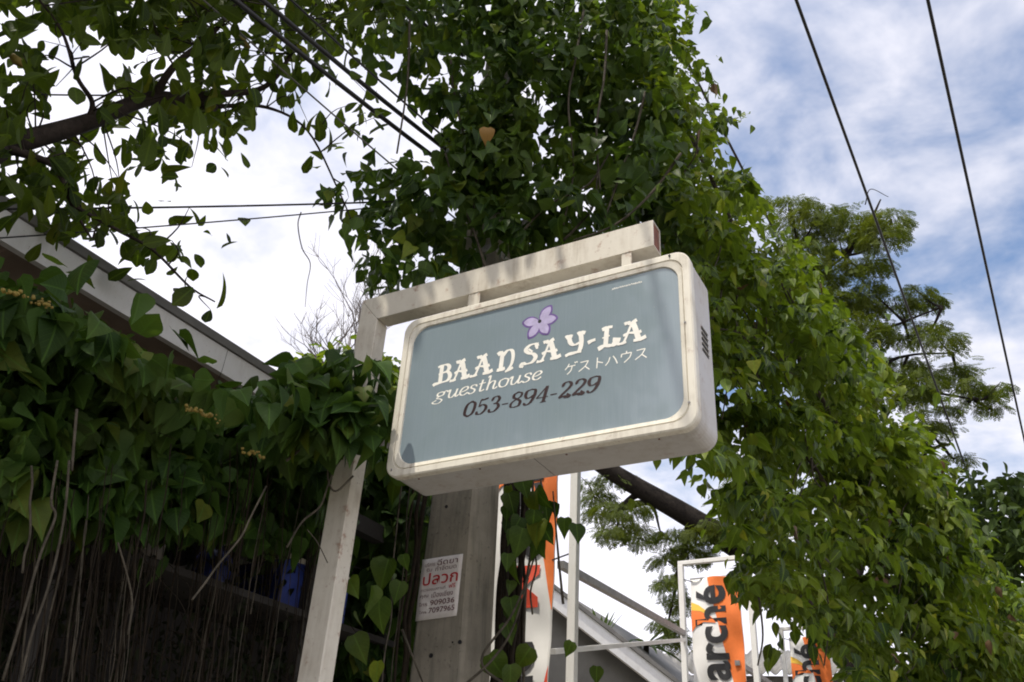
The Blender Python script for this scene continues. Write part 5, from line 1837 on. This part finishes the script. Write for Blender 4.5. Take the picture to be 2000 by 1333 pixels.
# loose sprays between the pads, and the crown running on behind the vine curtain and the sign
for poly, n_, thick in (([(1490, 390), (1770, 400), (1770, 470), (1720, 540), (1700, 620), (1840, 570), (1850, 660), (1960, 750), (1930, 800), (1850, 900), (1780, 860), (1640, 640), (1520, 470)], 520, 1.2),
                        ([(1480, 420), (1600, 500), (1700, 640), (1800, 800), (1870, 930), (1700, 900), (1560, 700)], 900, 1.2),
                        ([(1000, 640), (1340, 600), (1350, 860), (1200, 900), (1010, 900)], 700, 1.6),
                        ([(1380, 880), (1560, 940), (1640, 1100), (1500, 1100), (1400, 1040)], 500, 1.0)):
    c_ = poly_points(poly, n_)
    keep_ = (np.sin(c_[:, 0] / 19.0 + 1) + np.sin(c_[:, 1] / 11.0) + rng.normal(size=n_) * .7) > -.1
    c_ = c_[keep_]
    p = at_many(c_, 13.1 + rng.uniform(-thick, thick, len(c_)))
    PP.append(p); TT.append(unit(rng.normal(size=(len(c_), 3)) * np.array([1, 1, .35]))); UU.append(unit(np.array([0, 0, 1.]) + rng.normal(size=(len(c_), 3)) * .25)); SS.append(rng.uniform(.12, .22, len(c_)))
PP, TT, UU, SS = map(np.concatenate, (PP, TT, UU, SS))
foliage(rt, 'spray', SPRAY, PP, TT, UU, SS, L_rain, singles=0, mass='crown')
for s_ in ([(1690, 400), (1700, 370), (1735, 385)],):
    limb(rt, RO, [at(x, y, 13) for x, y in s_], [.012, .006], M_limb, 'branch', 4)

# --- dark tree at the right edge
DO = at(1960, 1333, 14); DO.z = 0
dt = thing('dark_tree', 'dark dense tree at the right edge beyond the vine curtain', 'tree', DO)
limb(dt, DO, [DO, DO + Vector((.1, 0, 1.5)), DO + Vector((-.1, .1, 3.2)), DO + Vector((.1, .1, 5.0))], [.25, .2, .16, .08], M_bark, 'trunk', 8)
for dx in (-1, 1):
    limb(dt, DO, [DO + Vector((0, 0, 2.2)), DO + Vector((.6 * dx, .1, 3.2)), DO + Vector((1.2 * dx, .2, 4.4))], [.1, .07, .03], M_bark, 'branch', 6)
POLY_G = [(1770, 960), (1800, 935), (1850, 955), (1870, 925), (1900, 915), (1925, 940), (1955, 935), (1980, 925), (2040, 930), (2120, 960), (2120, 1420), (1980, 1420), (1860, 1180), (1800, 1050)]
P_, T_2, U_2, S_2, _ = clumps(POLY_G, 150, 34, (.3, .55), lambda x, y: 13.5 + 0 * x, 2.4, (.13, .21), droop=.7)
foliage(dt, 'ovate', OVATE, P_, T_2, U_2, S_2, L_dark, singles=120)

# --- small green tree and a bare one beyond the hedge
GO2 = at(670, 900, 8.0); GO2.z = 0
gt = thing('small_green_tree', 'small bright green bush top showing above the hedge left of the post', 'tree', GO2)
limb(gt, GO2, [GO2, GO2 + Vector((.05, 0, 1.8)), at(655, 760, 8.0)], [.07, .05, .03], M_bark, 'trunk', 6)
P_, T_2, U_2, S_2, _ = clumps([(535, 740), (560, 705), (600, 690), (640, 700), (680, 685), (730, 690), (790, 700), (790, 860), (540, 860)], 60, 40, (.15, .3), lambda x, y: 8.0 + 0 * x, .8, (.09, .15), droop=.6)
foliage(gt, 'ovate', OVATE, P_, T_2, U_2, S_2, L_curtain, singles=60)

BO = at(660, 900, 10.0); BO.z = 0
bt = thing('bare_tree', 'bare leafless tree of fine grey twigs against the white sky', 'tree', BO)
fk = at(690, 760, 10.0)
limb(bt, BO, [BO, BO + Vector((.0, .1, 2)), fk], [.10, .08, .05], M_twig, 'trunk', 7)
bm = bmesh.new()
rb = random.Random(5)


def twig(p, d, ln, r, depth):
    pts = [p]
    for k in range(4):
        d = (d + Vector((rb.uniform(-.22, .22), rb.uniform(-.22, .22), rb.uniform(-.05, .2)))).normalized()
        p = p + d * ln / 4
        pts.append(p)
    add_tube(bm, [q_ - BO for q_ in pts], [r, r * .55], 4, False)
    if depth:
        for k in range(3 if depth > 1 else 4):
            j = rb.choice((2, 3, 4))
            nd = (d + Vector((rb.uniform(-.9, .9), rb.uniform(-.5, .5), rb.uniform(-.25, .7)))).normalized()
            twig(pts[j], nd, ln * rb.uniform(.5, .75), r * .55, depth - 1)


for tx, ty in ((620, 600), (660, 570), (700, 560), (730, 570), (560, 690), (600, 660), (540, 680), (640, 640), (760, 600), (690, 610), (720, 540)):
    v_ = at(tx, ty, 10.0 + rb.uniform(-.6, .6)) - fk
    twig(fk, v_.normalized(), v_.length * .72, .016, 3)
tag(bm_object('twig_work', bm, M_twig, bt), kind='stuff')

# --- spiky plants on the gabled building's far side
def blades(label, px, py, D_, n_, L_, up, name, cat):
    base = at(px, py, D_)
    root = Vector((base.x, base.y, 0))
    t = thing(name, label, cat, root)
    limb(t, root, [root, base], [.05, .04], M_bark, 'trunk', 7)
    for k in range(n_):
        a = 2 * math.pi * (k + rb.random() * .6) / n_
        d = Vector((math.cos(a), math.sin(a), rb.uniform(*up))).normalized()
        ln_ = L_ * rb.uniform(.75, 1.1)
        V, Fc = [], []
        side = d.cross(Vector((0, 0, 1))).normalized()
        m = 6
        for i in range(m + 1):
            u = i / m
            c_ = d * ln_ * u - Vector((0, 0, .28 * ln_ * u * u * (1.3 - d.z)))
            w = .05 * L_ * (math.sin(math.pi * (0.12 + .88 * u)) + .05)
            V += [base - root + c_ - side * w + Vector((0, 0, w * .5)), base - root + c_, base - root + c_ + side * w + Vector((0, 0, w * .5))]
        for i in range(m):
            for q_ in (0, 1):
                j = i * 3 + q_
                Fc.append((j, j + 1, j + 4, j + 3))
        o = pydata('frond', V, Fc, L_palm, t, True)
        uvl = o.data.uv_layers.new(name='UVMap')
    return t


blades('spiky upright plant standing behind the sloping verge', 1172, 1262, 12.6, 11, .62, (.9, 2.4), 'spiky_plant', 'plant')
blades('drooping dark palm beside the end of the sloping verge', 1262, 1262, 13.2, 14, .75, (-.2, .8), 'palm', 'palm')
